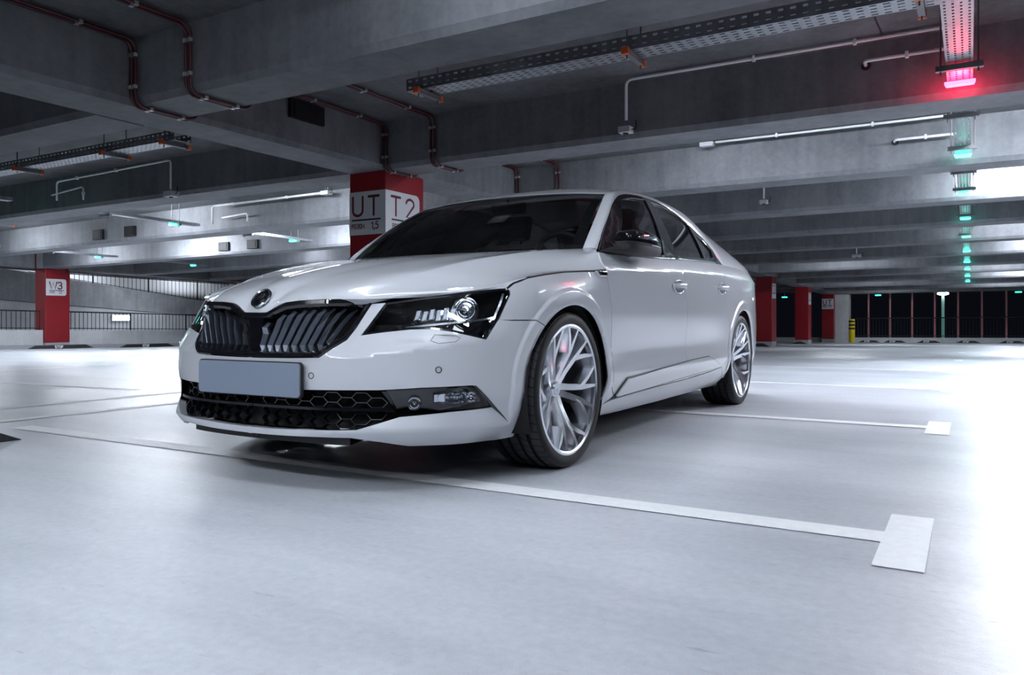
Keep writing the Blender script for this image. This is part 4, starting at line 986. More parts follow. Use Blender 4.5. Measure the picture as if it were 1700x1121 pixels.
def grid_mesh(name, G, m, parent, flip=False, flange=0.0, sharp=None):
    nv, nu = G.shape[:2]; du = np.gradient(G, axis=1); dv = np.gradient(G, axis=0); n = np.cross(du, dv); n /= np.linalg.norm(n, axis=2)[..., None] + 1e-12
    if flip: n = -n
    V = [tuple(p) for p in G.reshape(-1, 3)]; NV = [tuple(p) for p in n.reshape(-1, 3)]; F_ = []
    for j in range(nv - 1):
        for i in range(nu - 1):
            q = (j * nu + i, j * nu + i + 1, (j + 1) * nu + i + 1, (j + 1) * nu + i); F_.append(q[::-1] if flip else q)
    if flange:
        ring = [(0, i) for i in range(nu)] + [(j, nu - 1) for j in range(1, nv)] + [(nv - 1, i) for i in range(nu - 2, -1, -1)] + [(j, 0) for j in range(nv - 2, 0, -1)]
        k0 = len(V); L_ = len(ring)
        for a in range(L_):
            p = G[ring[a]]; nn = n[ring[a]]; t = G[ring[(a + 1) % L_]] - G[ring[a - 1]]; o = np.cross(t, nn); o = o / (np.linalg.norm(o) + 1e-12)
            if flip: o = -o
            V += [tuple(p), tuple(p - nn * flange)]; NV += [tuple(o), tuple(o)]
        for a in range(L_):
            b = (a + 1) % L_; q = (k0 + 2 * a, k0 + 2 * a + 1, k0 + 2 * b + 1, k0 + 2 * b); F_.append(q[::-1] if flip else q)
    return nobj(name, V, NV, F_, m, parent)
hood = grid_mesh('bonnet', HR, M_PAINT, car, flange=.025)

# ------------------------------------------------------------------ glasshouse
RL = [(.732, .487, .966), (.708, .60, 1.045), (.682, .725, 1.128), (.645, .89, 1.235), (.613, 1.035, 1.318), (.592, 1.22, 1.362), (.577, 1.5, 1.398), (.570, 1.8, 1.409), (.570, 2.05, 1.405), (.575, 2.3, 1.386), (.58, 2.6, 1.346), (.588, 2.94, 1.271), (.60, 3.35, 1.160), (.605, 3.62, 1.085), (.60, 3.84, 1.03)]
DL = [(.800, .503, .957), (.770, .628, 1.052), (.727, .818, 1.174), (.672, 1.037, 1.287), (.638, 1.205, 1.332), (.617, 1.462, 1.365), (.613, 1.655, 1.374), (.622, 1.877, 1.367), (.657, 2.044, 1.329), (.697, 2.143, 1.276), (.741, 2.252, 1.217), (.785, 2.345, 1.149), (.815, 2.40, 1.095)]
BL = [(gx(s, zbelt(s)) + .004, s, float(zbelt(s))) for s in np.linspace(2.40, 3.72, 8)]
RLd = spl(RL, 160); DLd0 = spl(DL, 120)
# outer frame: strip between windscreen/roof edge and the window line, then the C-pillar down to the shoulder
DLfull = np.concatenate([DLd0, np.array([np.array(e3(s, float(zbelt(s)) - .002)) for s in np.linspace(2.43, 3.72, 40)])])
def resample(P, n):
    d = np.r_[0, np.cumsum(np.linalg.norm(np.diff(P, axis=0), axis=1))]; t = np.linspace(0, d[-1], n); return np.stack([np.interp(t, d, P[:, k]) for k in range(3)], 1)
# match the two lines by station along y
def by_y(P, ys): o = np.argsort(P[:, 1], kind='stable'); return np.stack([np.interp(ys, P[o, 1], P[o, k]) for k in range(3)], 1)
# A-pillar part: match by fraction up to the header, afterwards by y
kA = np.argmin(np.abs(DLd0[:, 1] - 1.12)); rA = np.argmin(np.abs(RLd[:, 1] - 1.06))
A_r = resample(RLd[:rA + 1], 40); A_d = resample(DLd0[:kA + 1], 40)
B_r = resample(RLd[rA:], 90); D2 = DLfull[kA:]
B_d = resample(D2, 90)
Rm = np.concatenate([A_r, B_r[1:]]); Dm = np.concatenate([A_d, B_d[1:]])
def side_frame():
    rows = []
    for r, d in zip(Rm, Dm):
        w = np.linalg.norm(r - d); mid = (r + d) / 2
        out = np.array([.75, -.15, .6]); out /= np.linalg.norm(out); b = min(.16 * w, .035)
        c = []
        for u in np.linspace(0, 1, 9): c.append(d * (1 - u) + r * u + out * b * 4 * u * (1 - u) * (1.15 - .3 * u))
        rows.append(c)
    return np.array(rows)
SF = side_frame()
grid_mesh('roof_pillar_frame', SF, M_PAINT, car, flip=True, flange=.02)
grid_mesh('roof_pillar_frame', SF * np.array([-1, 1, 1]), M_PAINT, car, flange=.02)
# DLO rear corner filler between window tip and shoulder
# roof
RC = spl([(0, .985, 1.342), (0, 1.15, 1.388), (0, 1.4, 1.430), (0, 1.7, 1.457), (0, 2.0, 1.464), (0, 2.4, 1.447), (0, 2.8, 1.392), (0, 3.2, 1.296), (0, 3.55, 1.182), (0, 3.8, 1.092), (0, 3.90, 1.055)], 200)
def roof_grid(y0, y1, nv, lift=0.0):
    rows = []
    for y in np.linspace(y0, y1, nv):
        e = by_y(RLd, [y + .05 * max(0, (1.3 - y) / .3)])[0]; c = by_y(RC, [y])[0]
        row = []
        for u in np.linspace(-1, 1, 41):
            a = abs(u); x = e[0] * u; z = e[2] + (c[2] - e[2]) * (1 - a ** 2.6); yy = c[1] + (e[1] - c[1]) * a ** 2
            row.append((x, yy, z + lift))
        rows.append(row)
    return np.array(rows)
grid_mesh('roof', roof_grid(.99, 2.70, 50), M_PAINT, car, flange=.02)
grid_mesh('rear_window', roof_grid(2.705, 3.45, 24), M_GLASS, car)
grid_mesh('tailgate_top', roof_grid(3.455, 3.83, 12), M_PAINT, car, flange=.02)
# windscreen
WB = spl([(0, .335, .964), (.275, .352, .964), (.555, .41, .966), (.730, .49, .967)], 41)
WT = spl([(0, .985, 1.341), (.25, .990, 1.338), (.45, 1.005, 1.329), (.612, 1.034, 1.317)], 41)
rows = []
for t in np.linspace(0, 1, 30):
    L_ = WB * (1 - t) + WT * t; b = 4 * t * (1 - t); L_ = L_ + np.array([0, -.02, .022]) * b
    edge = by_y(RLd, [L_[-1, 1]])[0]
    rows.append(np.concatenate([L_[::-1] * np.array([-1, 1, 1]), L_[1:]]))
WG = np.array(rows); grid_mesh('windscreen', WG, M_SCREEN, car)
# black ceramic band round the windscreen edge
MB_ = MB()
for sgn in (1, -1):
    e = WG[:, -1 if sgn > 0 else 0]; i2 = WG[:, -4 if sgn > 0 else 3]; n = len(e)
    MB_.add([tuple(p + np.array([0, .004, -.004])) for p in e] + [tuple(p + np.array([0, .004, -.004])) for p in i2], [(k, k + 1, n + k + 1, n + k) for k in range(n - 1)])
e = WG[-1]; i2 = WG[-3]; n = len(e); MB_.add([tuple(p + np.array([0, .004, -.004])) for p in e] + [tuple(p + np.array([0, .004, -.004])) for p in i2], [(k, k + 1, n + k + 1, n + k) for k in range(n - 1)])
MB_.build('windscreen_border', M_MATTE, car)
# cowl between bonnet and glass
MB().prism([(.30, .90), (.30, .945), (.50, .955), (.55, .90)], 0, -.70, .70).build('cowl_panel', M_MATTE, car)

# side windows: glass and gloss black frames on the glasshouse surface
def gsurf(y, z): y, z = np.broadcast_arrays(np.asarray(y, float), np.asarray(z, float)); return np.stack([gx(y, z), y, z], -1)
dlo_top = [(p[1], p[2]) for p in DLd0]
dlo_bot = [(s, float(zbelt(s)) + .004) for s in np.linspace(.49, 2.30, 30)]
dlo = dlo_top + [(2.40, 1.06), (2.36, 1.02), (2.30, 1.004)] + dlo_bot[::-1][1:-1]
def yz_cut(a, b): pass
dl_np = np.array(dlo_top)
def top_z(y): 
    k = np.argmax(dl_np[:, 1]); up = dl_np[:k + 1]; dn = dl_np[k:]
    return float(np.interp(y, up[:, 0], up[:, 1])) if y < dl_np[k, 0] else float(np.interp(y, dn[:, 0], dn[:, 1]))
def win_poly(yb0, yb1, slant0, slant1, m_=.026, front=False, rear=False):
    """bottom from yb0 to yb1; the ends lean rearwards by slant per metre"""
    pts = []
    for y in np.linspace(yb0, yb1, 12): pts.append((y, float(zbelt(y)) + .022))
    # rear end up to the roof line
    y = yb1
    tops = []
    def meet(yb, sl):
        z = float(zbelt(yb)) + .022
        for k in range(400):
            y_ = yb + sl * (k * .0015); zz = z + k * .0015
            if zz >= top_z(y_) - m_: return y_, zz
        return y_, zz
    yt1, zt1 = meet(yb1, slant1); yt0, zt0 = meet(yb0, slant0)
    for y in np.linspace(yt1, yt0, 26): pts.append((y, top_z(y) - m_))
    return pts
wf = win_poly(.66, 1.245, 1.35, .90); wr = win_poly(1.455, 2.035, .62, .45)
wq = [(2.10, 1.022), (2.17, 1.022), (2.30, 1.045), (2.34, 1.09), (2.27, 1.155), (2.165, 1.18)]
def with_hole(outer, holes, fn, hs, hz, off): pass
frame_pieces = []
# black frame as one sheet just behind the glass, glass panes proud of it
panel('window_surround', dlo, M_PIANO, fn=gsurf, hs=.05, hz=.03, inset=0, flange=.012, off=.004, both=True) if False else None
def ring_panel(name, outer, holes, m):
    O = dens(outer, .02); O = O if area2(O) > 0 else O[::-1]
    allp = [Vector(p) for p in O]; faces = [list(range(len(O)))]; edges = []; hl = []
    for h_ in holes:
        H_ = dens(h_, .02); k = len(allp); allp += [Vector(p) for p in H_]; n = len(H_); edges += [(k + i, k + (i + 1) % n) for i in range(n)]; hl.append(H_)
    vo, eo, fo, *_ = delaunay_2d_cdt(allp, edges + [(i, (i + 1) % len(O)) for i in range(len(O))], [], 1, 1e-7)
    Q = np.array([(v.x, v.y) for v in vo]); X = gsurf(Q[:, 0], Q[:, 1]); keepf = []
    for f in fo:
        c = Q[list(f)].mean(0)[None]
        if not inside(O, c)[0] or any(inside(H_, c)[0] for H_ in hl): continue
        keepf.append(tuple(f))
    for sgn in (1, -1):
        mb = MB(); V1 = [(sgn * p[0], p[1], p[2]) for p in X]; mb.add(V1, keepf)
        o = mb.build(name, m, car); md = o.modifiers.new('thick', 'SOLIDIFY'); md.thickness = .012; md.offset = 0
        md2 = o.modifiers.new('b', 'BEVEL'); md2.width = .003; md2.segments = 2
ring_panel('window_surround', dlo, [wf, wr, wq], M_PIANO)
panel('front_side_window', wf, M_GLASS, fn=gsurf, hs=.05, hz=.04, inset=-.006, flange=0, off=.004)
panel('rear_side_window', wr, M_GLASS, fn=gsurf, hs=.05, hz=.04, inset=-.006, flange=0, off=.004)
panel('quarter_window', wq, M_GLASS, fn=gsurf, hs=.05, hz=.04, inset=-.006, flange=0, off=.004)
# chrome sill line under the windows, and the gloss waist ledge between door skin and glass
for sgn in (1, -1):
    ysl = np.concatenate([np.linspace(.345, .50, 5)[:-1], np.linspace(.50, 2.34, 24)])
    V = []
    for y in ysl:
        a = e3(y, float(zbelt(y)) - .001); xi = float(gx(max(y, .50), zbelt(max(y, .50)))) - .012 if y >= .5 else a[0] + (float(gx(.5, zbelt(.5))) - .012 - a[0]) * (y - .345) / .155
        V += [(sgn * a[0], a[1], a[2]), (sgn * xi, max(y, y), a[2] + .010), (sgn * xi, y, a[2] - .03), (sgn * (a[0] - .004), a[1], a[2] - .03)]
    n = len(ysl); MB().add(V, [(4 * i + j, 4 * i + (j + 1) % 4, 4 * i + 4 + (j + 1) % 4, 4 * i + 4 + j) for i in range(n - 1) for j in range(4)]).build('waist_ledge', M_PIANO, car, auto=40)
    MB().tube([(sgn * (gx(y, zbelt(y)) + .006), y, float(zbelt(y)) + .004) for y in np.linspace(1.44, 2.30, 20)], .006, 6).build('window_sill_trim', M_CHROME, car, smooth=True)
    MB().tube([(sgn * (gx(y, zbelt(y)) + .006), y, float(zbelt(y)) + .004) for y in np.linspace(.42, 1.44, 20)], .005, 6).build('window_sill_trim', M_PIANO, car, smooth=True)

# ------------------------------------------------------------------ grille
g_out = GR_TOP + GR_OUT[1:] + GR_BOT[1:]
def gfull(poly): return poly
def ring_body(name, outer, hole, m, off=0.0, thick=.02, parent=None, one=True):
    """frame between two outlines on the body surface (left half, mirrored)"""
    O = dens(outer, .012); H_ = dens(hole, .012)
    if area2(O) < 0: O = O[::-1]
    allp = [Vector(p) for p in O]; n0 = len(O); k = n0; allp += [Vector(p) for p in H_]; n = len(H_)
    ed = [(i, (i + 1) % n0) for i in range(n0)] + [(k + i, k + (i + 1) % n) for i in range(n)]
    vo, eo, fo, *_ = delaunay_2d_cdt(allp, ed, [], 0, 1e-6)
    Q = np.array([(v.x, v.y) for v in vo]); X = body(Q[:, 0], Q[:, 1]); Nn = surf_normal(body, Q); X = X - Nn * off
    keepf = []
    for f in fo:
        c = Q[list(f)].mean(0)[None]
        if inside(O, c)[0] and not inside(H_, c)[0]: keepf.append(tuple(f))
    mb = MB(); mb.add(X, keepf)
    if one: mb.add([(-p[0], p[1], p[2]) for p in X], [f[::-1] for f in keepf])
    o = mb.build(name, m, parent or car, auto=30); md = o.modifiers.new('thick', 'SOLIDIFY'); md.thickness = thick; md.offset = 0
    b = o.modifiers.new('bev', 'BEVEL'); b.width = .004; b.segments = 2
    return o
grille = empty('grille', (0, 0, 0)); grille.parent = car
def open_offset(P, d):
    t = np.gradient(P, axis=0); t /= np.linalg.norm(t, axis=1)[:, None] + 1e-12; n = np.stack([-t[:, 1], t[:, 0]], 1)
    k = np.ones(5) / 5; n2 = np.stack([np.convolve(np.pad(n[:, i], 2, mode='edge'), k, 'valid') for i in (0, 1)], 1)
    n2 /= np.linalg.norm(n2, axis=1)[:, None]; q = P + n2 * d; q[0, 0] = S0; q[-1, 0] = S0; q[:, 0] = np.maximum(q[:, 0], S0); return q
GP = dens(GR_TOP + GR_OUT[1:] + GR_BOT[1:], .010, closed=False)     # runs clockwise: inside lies to the right
rows = [(GP, .012), (GP, -.003), (open_offset(GP, -.004), -.006), (open_offset(GP, -.016), -.004), (open_offset(GP, -.023), .006), (open_offset(GP, -.024), .05)]
for sgn in (1,):
    V = []; n = len(GP)
    for q, of in rows:
        q2 = q.copy(); q2[:, 0] = np.clip(q2[:, 0], S0, None); Z = body(q2[:, 0], q2[:, 1]) - surf_normal(body, q2) * of; Z[0, 0] = 0; Z[-1, 0] = 0; V += [tuple(p) for p in Z]
    F_ = [(r * n + i, r * n + i + 1, (r + 1) * n + i + 1, (r + 1) * n + i) for r in range(len(rows) - 1) for i in range(n - 1)]
    mb = MB().add(V, F_); mb.add([(-a_, b_, c_) for a_, b_, c_ in V], [f[::-1] for f in F_]); mb.build('grille_frame', M_PIANO, grille, auto=35)
A = fill(g_out, body, hs=.04, hz=.03, inset=.004, flange=0, off=.075, keep_center=True); nobj('grille_backing', *join2(A, mirror(*A)), M_VOID, grille)
MB().box(-.036, .036, -.880, -.845, .488, .640).build('centre_block', M_PIANO, grille, bevel=.01)
SL_T = [(-1.429, .612), (-1.354, .642), (-1.305, .655), (-1.257, .658), (-1.214, .660), (-1.168, .662), (-1.132, .664), (-1.097, .664), (-1.058, .663)]
SL_K = [(-1.456, .525), (-1.416, .525), (-1.377, .526), (-1.338, .527), (-1.298, .527), (-1.258, .528), (-1.222, .528), (-1.182, .530), (-1.146, .540)]
def slat(k, sgn):
    (st, zt), (sk, zk) = SL_T[k], SL_K[k]; d = st - sk
    path = [(sk + .016, .494 if k < 8 else .520), (sk, zk), (sk + d * .40, zk + (zt - zk) * .50), (st - .026, zt - .020), (st, zt)]
    wv = [.010, .0175, .0175, .0165, .006]                      # width of the flat front face
    V = []; F_ = []
    for (s, z), w_ in zip(path, wv):
        for ds, of in ((0, .004), (w_, .016), (w_ * .7, .034), (w_ * .1, .030)):
            p = bp(s + ds, z, of); V.append((sgn * p[0], p[1], p[2]))
    for i in range(4):
        for j in range(4): F_.append((i * 4 + j, i * 4 + (j + 1) % 4, (i + 1) * 4 + (j + 1) % 4, (i + 1) * 4 + j))
    F_ += [(0, 1, 2, 3), (16, 17, 18, 19)]
    MB().add(V, F_).build('slat', M_SLAT, grille, bevel=.0015)
for sgn in (1, -1):
    for k in range(9): slat(k, sgn)

# ------------------------------------------------------------------ emblem on the nose
em = empty('emblem', (0, -.847, .7015)); em.parent = car; em.rotation_euler = (math.radians(52), 0, 0)
MB().lathe([(0, .036), (.0, .046), (.006, .045), (.008, .041), (.006, .037)], 40, 'z').build('chrome_ring', M_CHROME, em, auto=50)
MB().lathe([(.003, .0005), (.003, .0375)], 40, 'z').build('black_disc', M_PIANO, em)
wing = [(-.022, -.012), (.012, -.012), (.004, -.020), (.012, -.020), (.024, -.008), (.012, .002), (.004, .002), (.010, -.006), (-.012, -.006)]
feather = [(-.018, -.004), (-.006, .018), (.006, .024), (.010, .018), (.002, .012), (.008, .008), (-.002, .004), (.002, -.002), (-.010, -.004)]
for pl in (wing, feather): MB().prism(pl, 2, .003, .0065).build('winged_arrow', M_CHROME, em)

# ------------------------------------------------------------------ number plate
def rrect(w, h, r, n=5):
    out = []
    for cx0, cy0, a in ((w / 2 - r, h / 2 - r, 0), (-w / 2 + r, h / 2 - r, 90), (-w / 2 + r, -h / 2 + r, 180), (w / 2 - r, -h / 2 + r, 270)): out += arc(cx0, cy0, r, r, a, a + 90, n)
    return out
npz = MB().prism(rrect(.548, .124, .014), 1, -.004, .004).build('number_plate', M_PLATE, car, bevel=.0015); npz.location = (0, -.916, .4); npz['label'] = 'blank grey number plate'
o = MB().prism(rrect(.556, .132, .016), 1, -.004, .008).build('plate_holder', M_MATTE, car); o.location = (0, -.910, .4)

# ------------------------------------------------------------------ lower intake with honeycomb, fog lamps
o_int = INT_T + [(-.942, .368), (-.868, .276)] + INT_B[1:]
A = fill(o_int, body, hs=.05, hz=.04, inset=-.003, flange=0, off=.065, keep_center=True); nobj('intake_backing', *join2(A, mirror(*A)), M_VOID, car)
mb = MB(); Pint = dens(o_int, .02)
Pint = Pint if area2(Pint) > 0 else Pint[::-1]
def strip(mb, a, b, w=.0035, of=.022, dp=.022):
    """thin bar between two points of the surface"""
    for sgn in (1, -1):
        d = np.array(b) - np.array(a); L_ = np.linalg.norm(d); d /= L_; n = np.array([-d[1], d[0]]) * w / 2; V = []
        for q in (np.array(a) - n, np.array(b) - n, np.array(b) + n, np.array(a) + n):
            p0 = bp(q[0], q[1], of); p1 = bp(q[0], q[1], of + dp); V += [(sgn * p0[0], p0[1], p0[2]), (sgn * p1[0], p1[1], p1[2])]
        mb.add(V, [(0, 2, 4, 6), (1, 7, 5, 3), (0, 1, 3, 2), (2, 3, 5, 4), (4, 5, 7, 6), (6, 7, 1, 0)])
cw, chh = .078, .034
for row in range(-1, 5):
    zc = .236 + row * chh
    for c in range(-1, 12):
        sc = S0 + .018 + c * cw * .75 * 1.0; z0 = zc + (chh / 2 if c % 2 else 0)
        h6 = [(sc - cw * .5, z0), (sc - cw * .25, z0 + chh / 2), (sc + cw * .25, z0 + chh / 2), (sc + cw * .5, z0)]
        for a, b in zip(h6[:-1], h6[1:]):
            m_ = (np.array(a) + np.array(b)) / 2
            if m_[0] > S0 and inside(Pint, m_[None])[0] and inside(Pint, np.array([a]))[0] and inside(Pint, np.array([b]))[0]: strip(mb, a, b)
tag(mb.build('honeycomb_mesh', M_PIANO, car), kind='stuff')
mb = MB()
ss = np.linspace(S0, -.885, 26)
for a, b in zip(ss[:-1], ss[1:]): strip(mb, (a, .298 - .0 * a), (b, .298), .010, .006, .03)
mb.build('intake_crossbar', M_PIANO, car)
fogo = FOG_T + FOG_O[1:] + FOG_B[1:]
for sgn in (1, -1):
    fg = empty('fog_lamp', (0, 0, 0)); fg.parent = car
    def mk(name, poly, m, **kw):
        A = fill(poly, body, **kw); A = A if sgn > 0 else mirror(*A); return nobj(name, *A, m, fg)
    mk('lamp_lens', fogo, M_LENS, hs=.04, hz=.03, inset=.004, flange=0, off=.002)
    mk('lamp_housing', fogo, M_PIANO, hs=.04, hz=.03, inset=.001, flange=-.04, off=.042)
    def bowl(s, z, off, r, name, m, depth=.03):
        p = bp(s, z, off); n = bnorm(s, z); q = Vector((sgn * n[0], n[1], n[2])).to_track_quat('Z', 'Y')
        b_ = MB().lathe([(-depth, .002), (-depth * .8, r * .55), (-depth * .3, r * .9), (0, r), (.004, r * 1.06), (0, r * 1.1)], 24, 'z').build(name, m, fg, auto=50)
        b_.location = (sgn * p[0], p[1], p[2]); b_.rotation_euler = q.to_euler(); return b_
    bowl(-.815, .318, .024, .024, 'reflector', M_SIL, .016)
    for ds in (-.040, -.020, .022, .044): bowl(-.655 + ds * 1.3, .335, .016, .020, 'side_reflector', M_SIL, .014)
    bowl(-.655, .335, .018, .034, 'reflector', M_SIL); bowl(-.655, .335, .012, .018, 'projector_ring', M_CHROME, .012)
    p = bp(-.655, .335, .024); b_ = MB().lathe([(0, .026), (.008, .024), (.014, .016), (.017, .001)], 20, 'z').build('projector_lens', M_LENS, fg, auto=60); n = bnorm(-.655, .335)
    b_.location = (sgn * p[0], p[1], p[2]); b_.rotation_euler = Vector((sgn * n[0], n[1], n[2])).to_track_quat('Z', 'Y').to_euler()
    for dz in (-.008,):
        mb = MB(); V = []
        for s_, z_ in ((-.742, .330 + dz), (-.700, .331 + dz), (-.700, .358 + dz), (-.742, .356 + dz)):
            p0 = bp(s_, z_, .016); p1 = bp(s_, z_, .034); V += [(sgn * p0[0], p0[1], p0[2]), (sgn * p1[0], p1[1], p1[2])]
        mb.add(V, [(0, 2, 4, 6), (1, 7, 5, 3), (0, 1, 3, 2), (2, 3, 5, 4), (4, 5, 7, 6), (6, 7, 1, 0)]).build('crystal_bar', M_SIL, fg)
# black air blades trailing from the fog lamps
fin = [(-.600, .381), (-.586, .380), (-.520, .322), (-.418, .232), (-.506, .294)]
panel('air_blade', fin, M_PIANO, hs=.03, hz=.02, inset=0, off=-.003, flange=.012)
# parking sensors and tow-eye cover: thin ring joints
def ring_on(s, z, r, name, rr=.0022, r2=None):
    for sgn in (1, -1):
        pts = []
        for k in range(24):
            a = 2 * math.pi * k / 24; p = bp(s + r * math.cos(a), z + (r2 or r) * math.sin(a), -.0005); pts.append((sgn * p[0], p[1], p[2]))
        MB().tube(pts, rr, 5, closed=True).build(name, M_MATTE, car, smooth=True)
ring_on(-1.199, .418, .0105, 'parking_sensor', .0016); ring_on(-.729, .441, .0105, 'parking_sensor', .0016)
for sgn in (1, -1):
    pts = [bp(s, z, -.0002) for s, z in dens([(-.740, .566), (-.756, .545), (-.728, .535), (-.665, .540), (-.645, .553), (-.660, .562)], .02)]
    MB().tube([(sgn * p[0], p[1], p[2]) for p in pts], .0009, 4, closed=True).build('washer_cover_joint', M_MATTE, car)

# ------------------------------------------------------------------ headlamps
hlp = HL_TOP + HL_OUT[1:] + HL_BOT[1:]
for sgn in (1, -1):
    hl = empty('headlamp', (0, 0, 0)); hl.parent = car
    def mkh(name, poly, m, **kw):
        A = fill(poly, body, **kw); A = A if sgn > 0 else mirror(*A); return nobj(name, *A, m, hl)
    mkh('lamp_lens', hlp, M_LENS, hs=.03, hz=.025, inset=.006, flange=0, off=.001)
    mkh('lamp_housing', hlp, M_PIANO, hs=.03, hz=.025, inset=.002, flange=-.075, off=.078)
    # gloss black rim
    O = dens(hlp, .012); O = O if area2(O) > 0 else O[::-1]; I = inset_poly(O, .008)
    V = []; n = len(O)
    for q, of in ((O, .002), (I, .003), (I, .02)):
        Z = body(q[:, 0], q[:, 1]) - surf_normal(body, q) * of; V += [(sgn * p[0], p[1], p[2]) for p in Z]
    F_ = [(r * n + i, r * n + (i + 1) % n, (r + 1) * n + (i + 1) % n, (r + 1) * n + i) for r in range(2) for i in range(n)]
    MB().add(V, F_).build('lamp_rim', M_PIANO, hl)
    def place(b_, s, z, off):
        p = bp(s, z, off); nn = Vector((sgn * .35, -.93, .08)); b_.location = (sgn * p[0], p[1], p[2]); b_.rotation_euler = nn.to_track_quat('Z', 'Y').to_euler(); return b_
    place(MB().lathe([(-.04, .002), (-.032, .030), (-.01, .044), (0, .048), (.004, .050), (.0, .053)], 32, 'z').build('reflector_bowl', M_SIL, hl, auto=50), -.600, .672, .042)
    place(MB().lathe([(0, .034), (.012, .032), (.022, .024), (.028, .012), (.030, .001)], 28, 'z').build('projector_lens', M_LENS, hl, auto=60), -.600, .672, .036)
    place(MB().lathe([(-.002, .034), (.006, .036), (.008, .040), (.004, .043), (-.002, .043)], 32, 'z', closed=True).build('projector_ring', M_CHROME, hl, auto=50), -.600, .672, .036)
    place(MB().lathe([(-.03, .002), (-.024, .016), (-.008, .026), (0, .028), (.003, .030)], 24, 'z').build('side_bowl', M_PIANO, hl, auto=50), -.885, .662, .045)
    # crystal indicator block: a row of slanted cells
    for k in range(6):
        s0_, s1_ = -.826 + k * .030, -.826 + k * .030 + .027; V = []
        for s_, z_ in ((s0_, .628), (s1_, .632), (s1_ + .012, .672 + .002 * k), (s0_ + .012, .670 + .002 * k)):
            p0 = bp(s_, z_, .026 + (.008 if k % 2 else 0)); p1 = bp(s_, z_, .06); V += [(sgn * p0[0], p0[1], p0[2]), (sgn * p1[0], p1[1], p1[2])]
        MB().add(V, [(0, 2, 4, 6), (1, 7, 5, 3), (0, 1, 3, 2), (2, 3, 5, 4), (4, 5, 7, 6), (6, 7, 1, 0)]).build('indicator_cell', M_SIL, hl, bevel=.004)
    def ribbon(name, pts, w, m, of=.012, dp=.012):
        P = spl(pts, 24); V = []; n = len(P)
        for (s_, z_) in P:
            for dz, o2 in ((-w / 2, of), (w / 2, of), (w / 2, of + dp), (-w / 2, of + dp)): p = bp(s_, z_ + dz, o2); V.append((sgn * p[0], p[1], p[2]))
        F_ = [(4 * i + j, 4 * i + (j + 1) % 4, 4 * i + 4 + (j + 1) % 4, 4 * i + 4 + j) for i in range(n - 1) for j in range(4)] + [(0, 1, 2, 3), (4 * n - 4, 4 * n - 3, 4 * n - 2, 4 * n - 1)]
        return MB().add(V, F_).build(name, m, hl, auto=40)
    ribbon('light_strip', [(-.990, .578), (-.90, .590), (-.78, .604), (-.66, .614), (-.56, .622), (-.475, .632)], .007, M_SIL, .012)
    ribbon('glint_blade', [(-.700, .664), (-.660, .650), (-.625, .630), (-.595, .616)], .012, M_GLINT, .030, .01)  # glowing ribbon for the bright streak reflected in the bowl
    P = [(-.436, .722), (-.452, .690), (-.478, .645), (-.492, .622)]; V = []
    for (s_, z_) in spl(P, 14):
        for ds, o2 in ((-.006, .010), (.004, .010), (.004, .03), (-.006, .03)): p = bp(s_ + ds, z_, o2); V.append((sgn * p[0], p[1], p[2]))
    F_ = [(4 * i + j, 4 * i + (j + 1) % 4, 4 * i + 4 + (j + 1) % 4, 4 * i + 4 + j) for i in range(13) for j in range(4)] + [(0, 1, 2, 3), (52, 53, 54, 55)]
    MB().add(V, F_).build('side_marker', M_SIL, hl, auto=40)

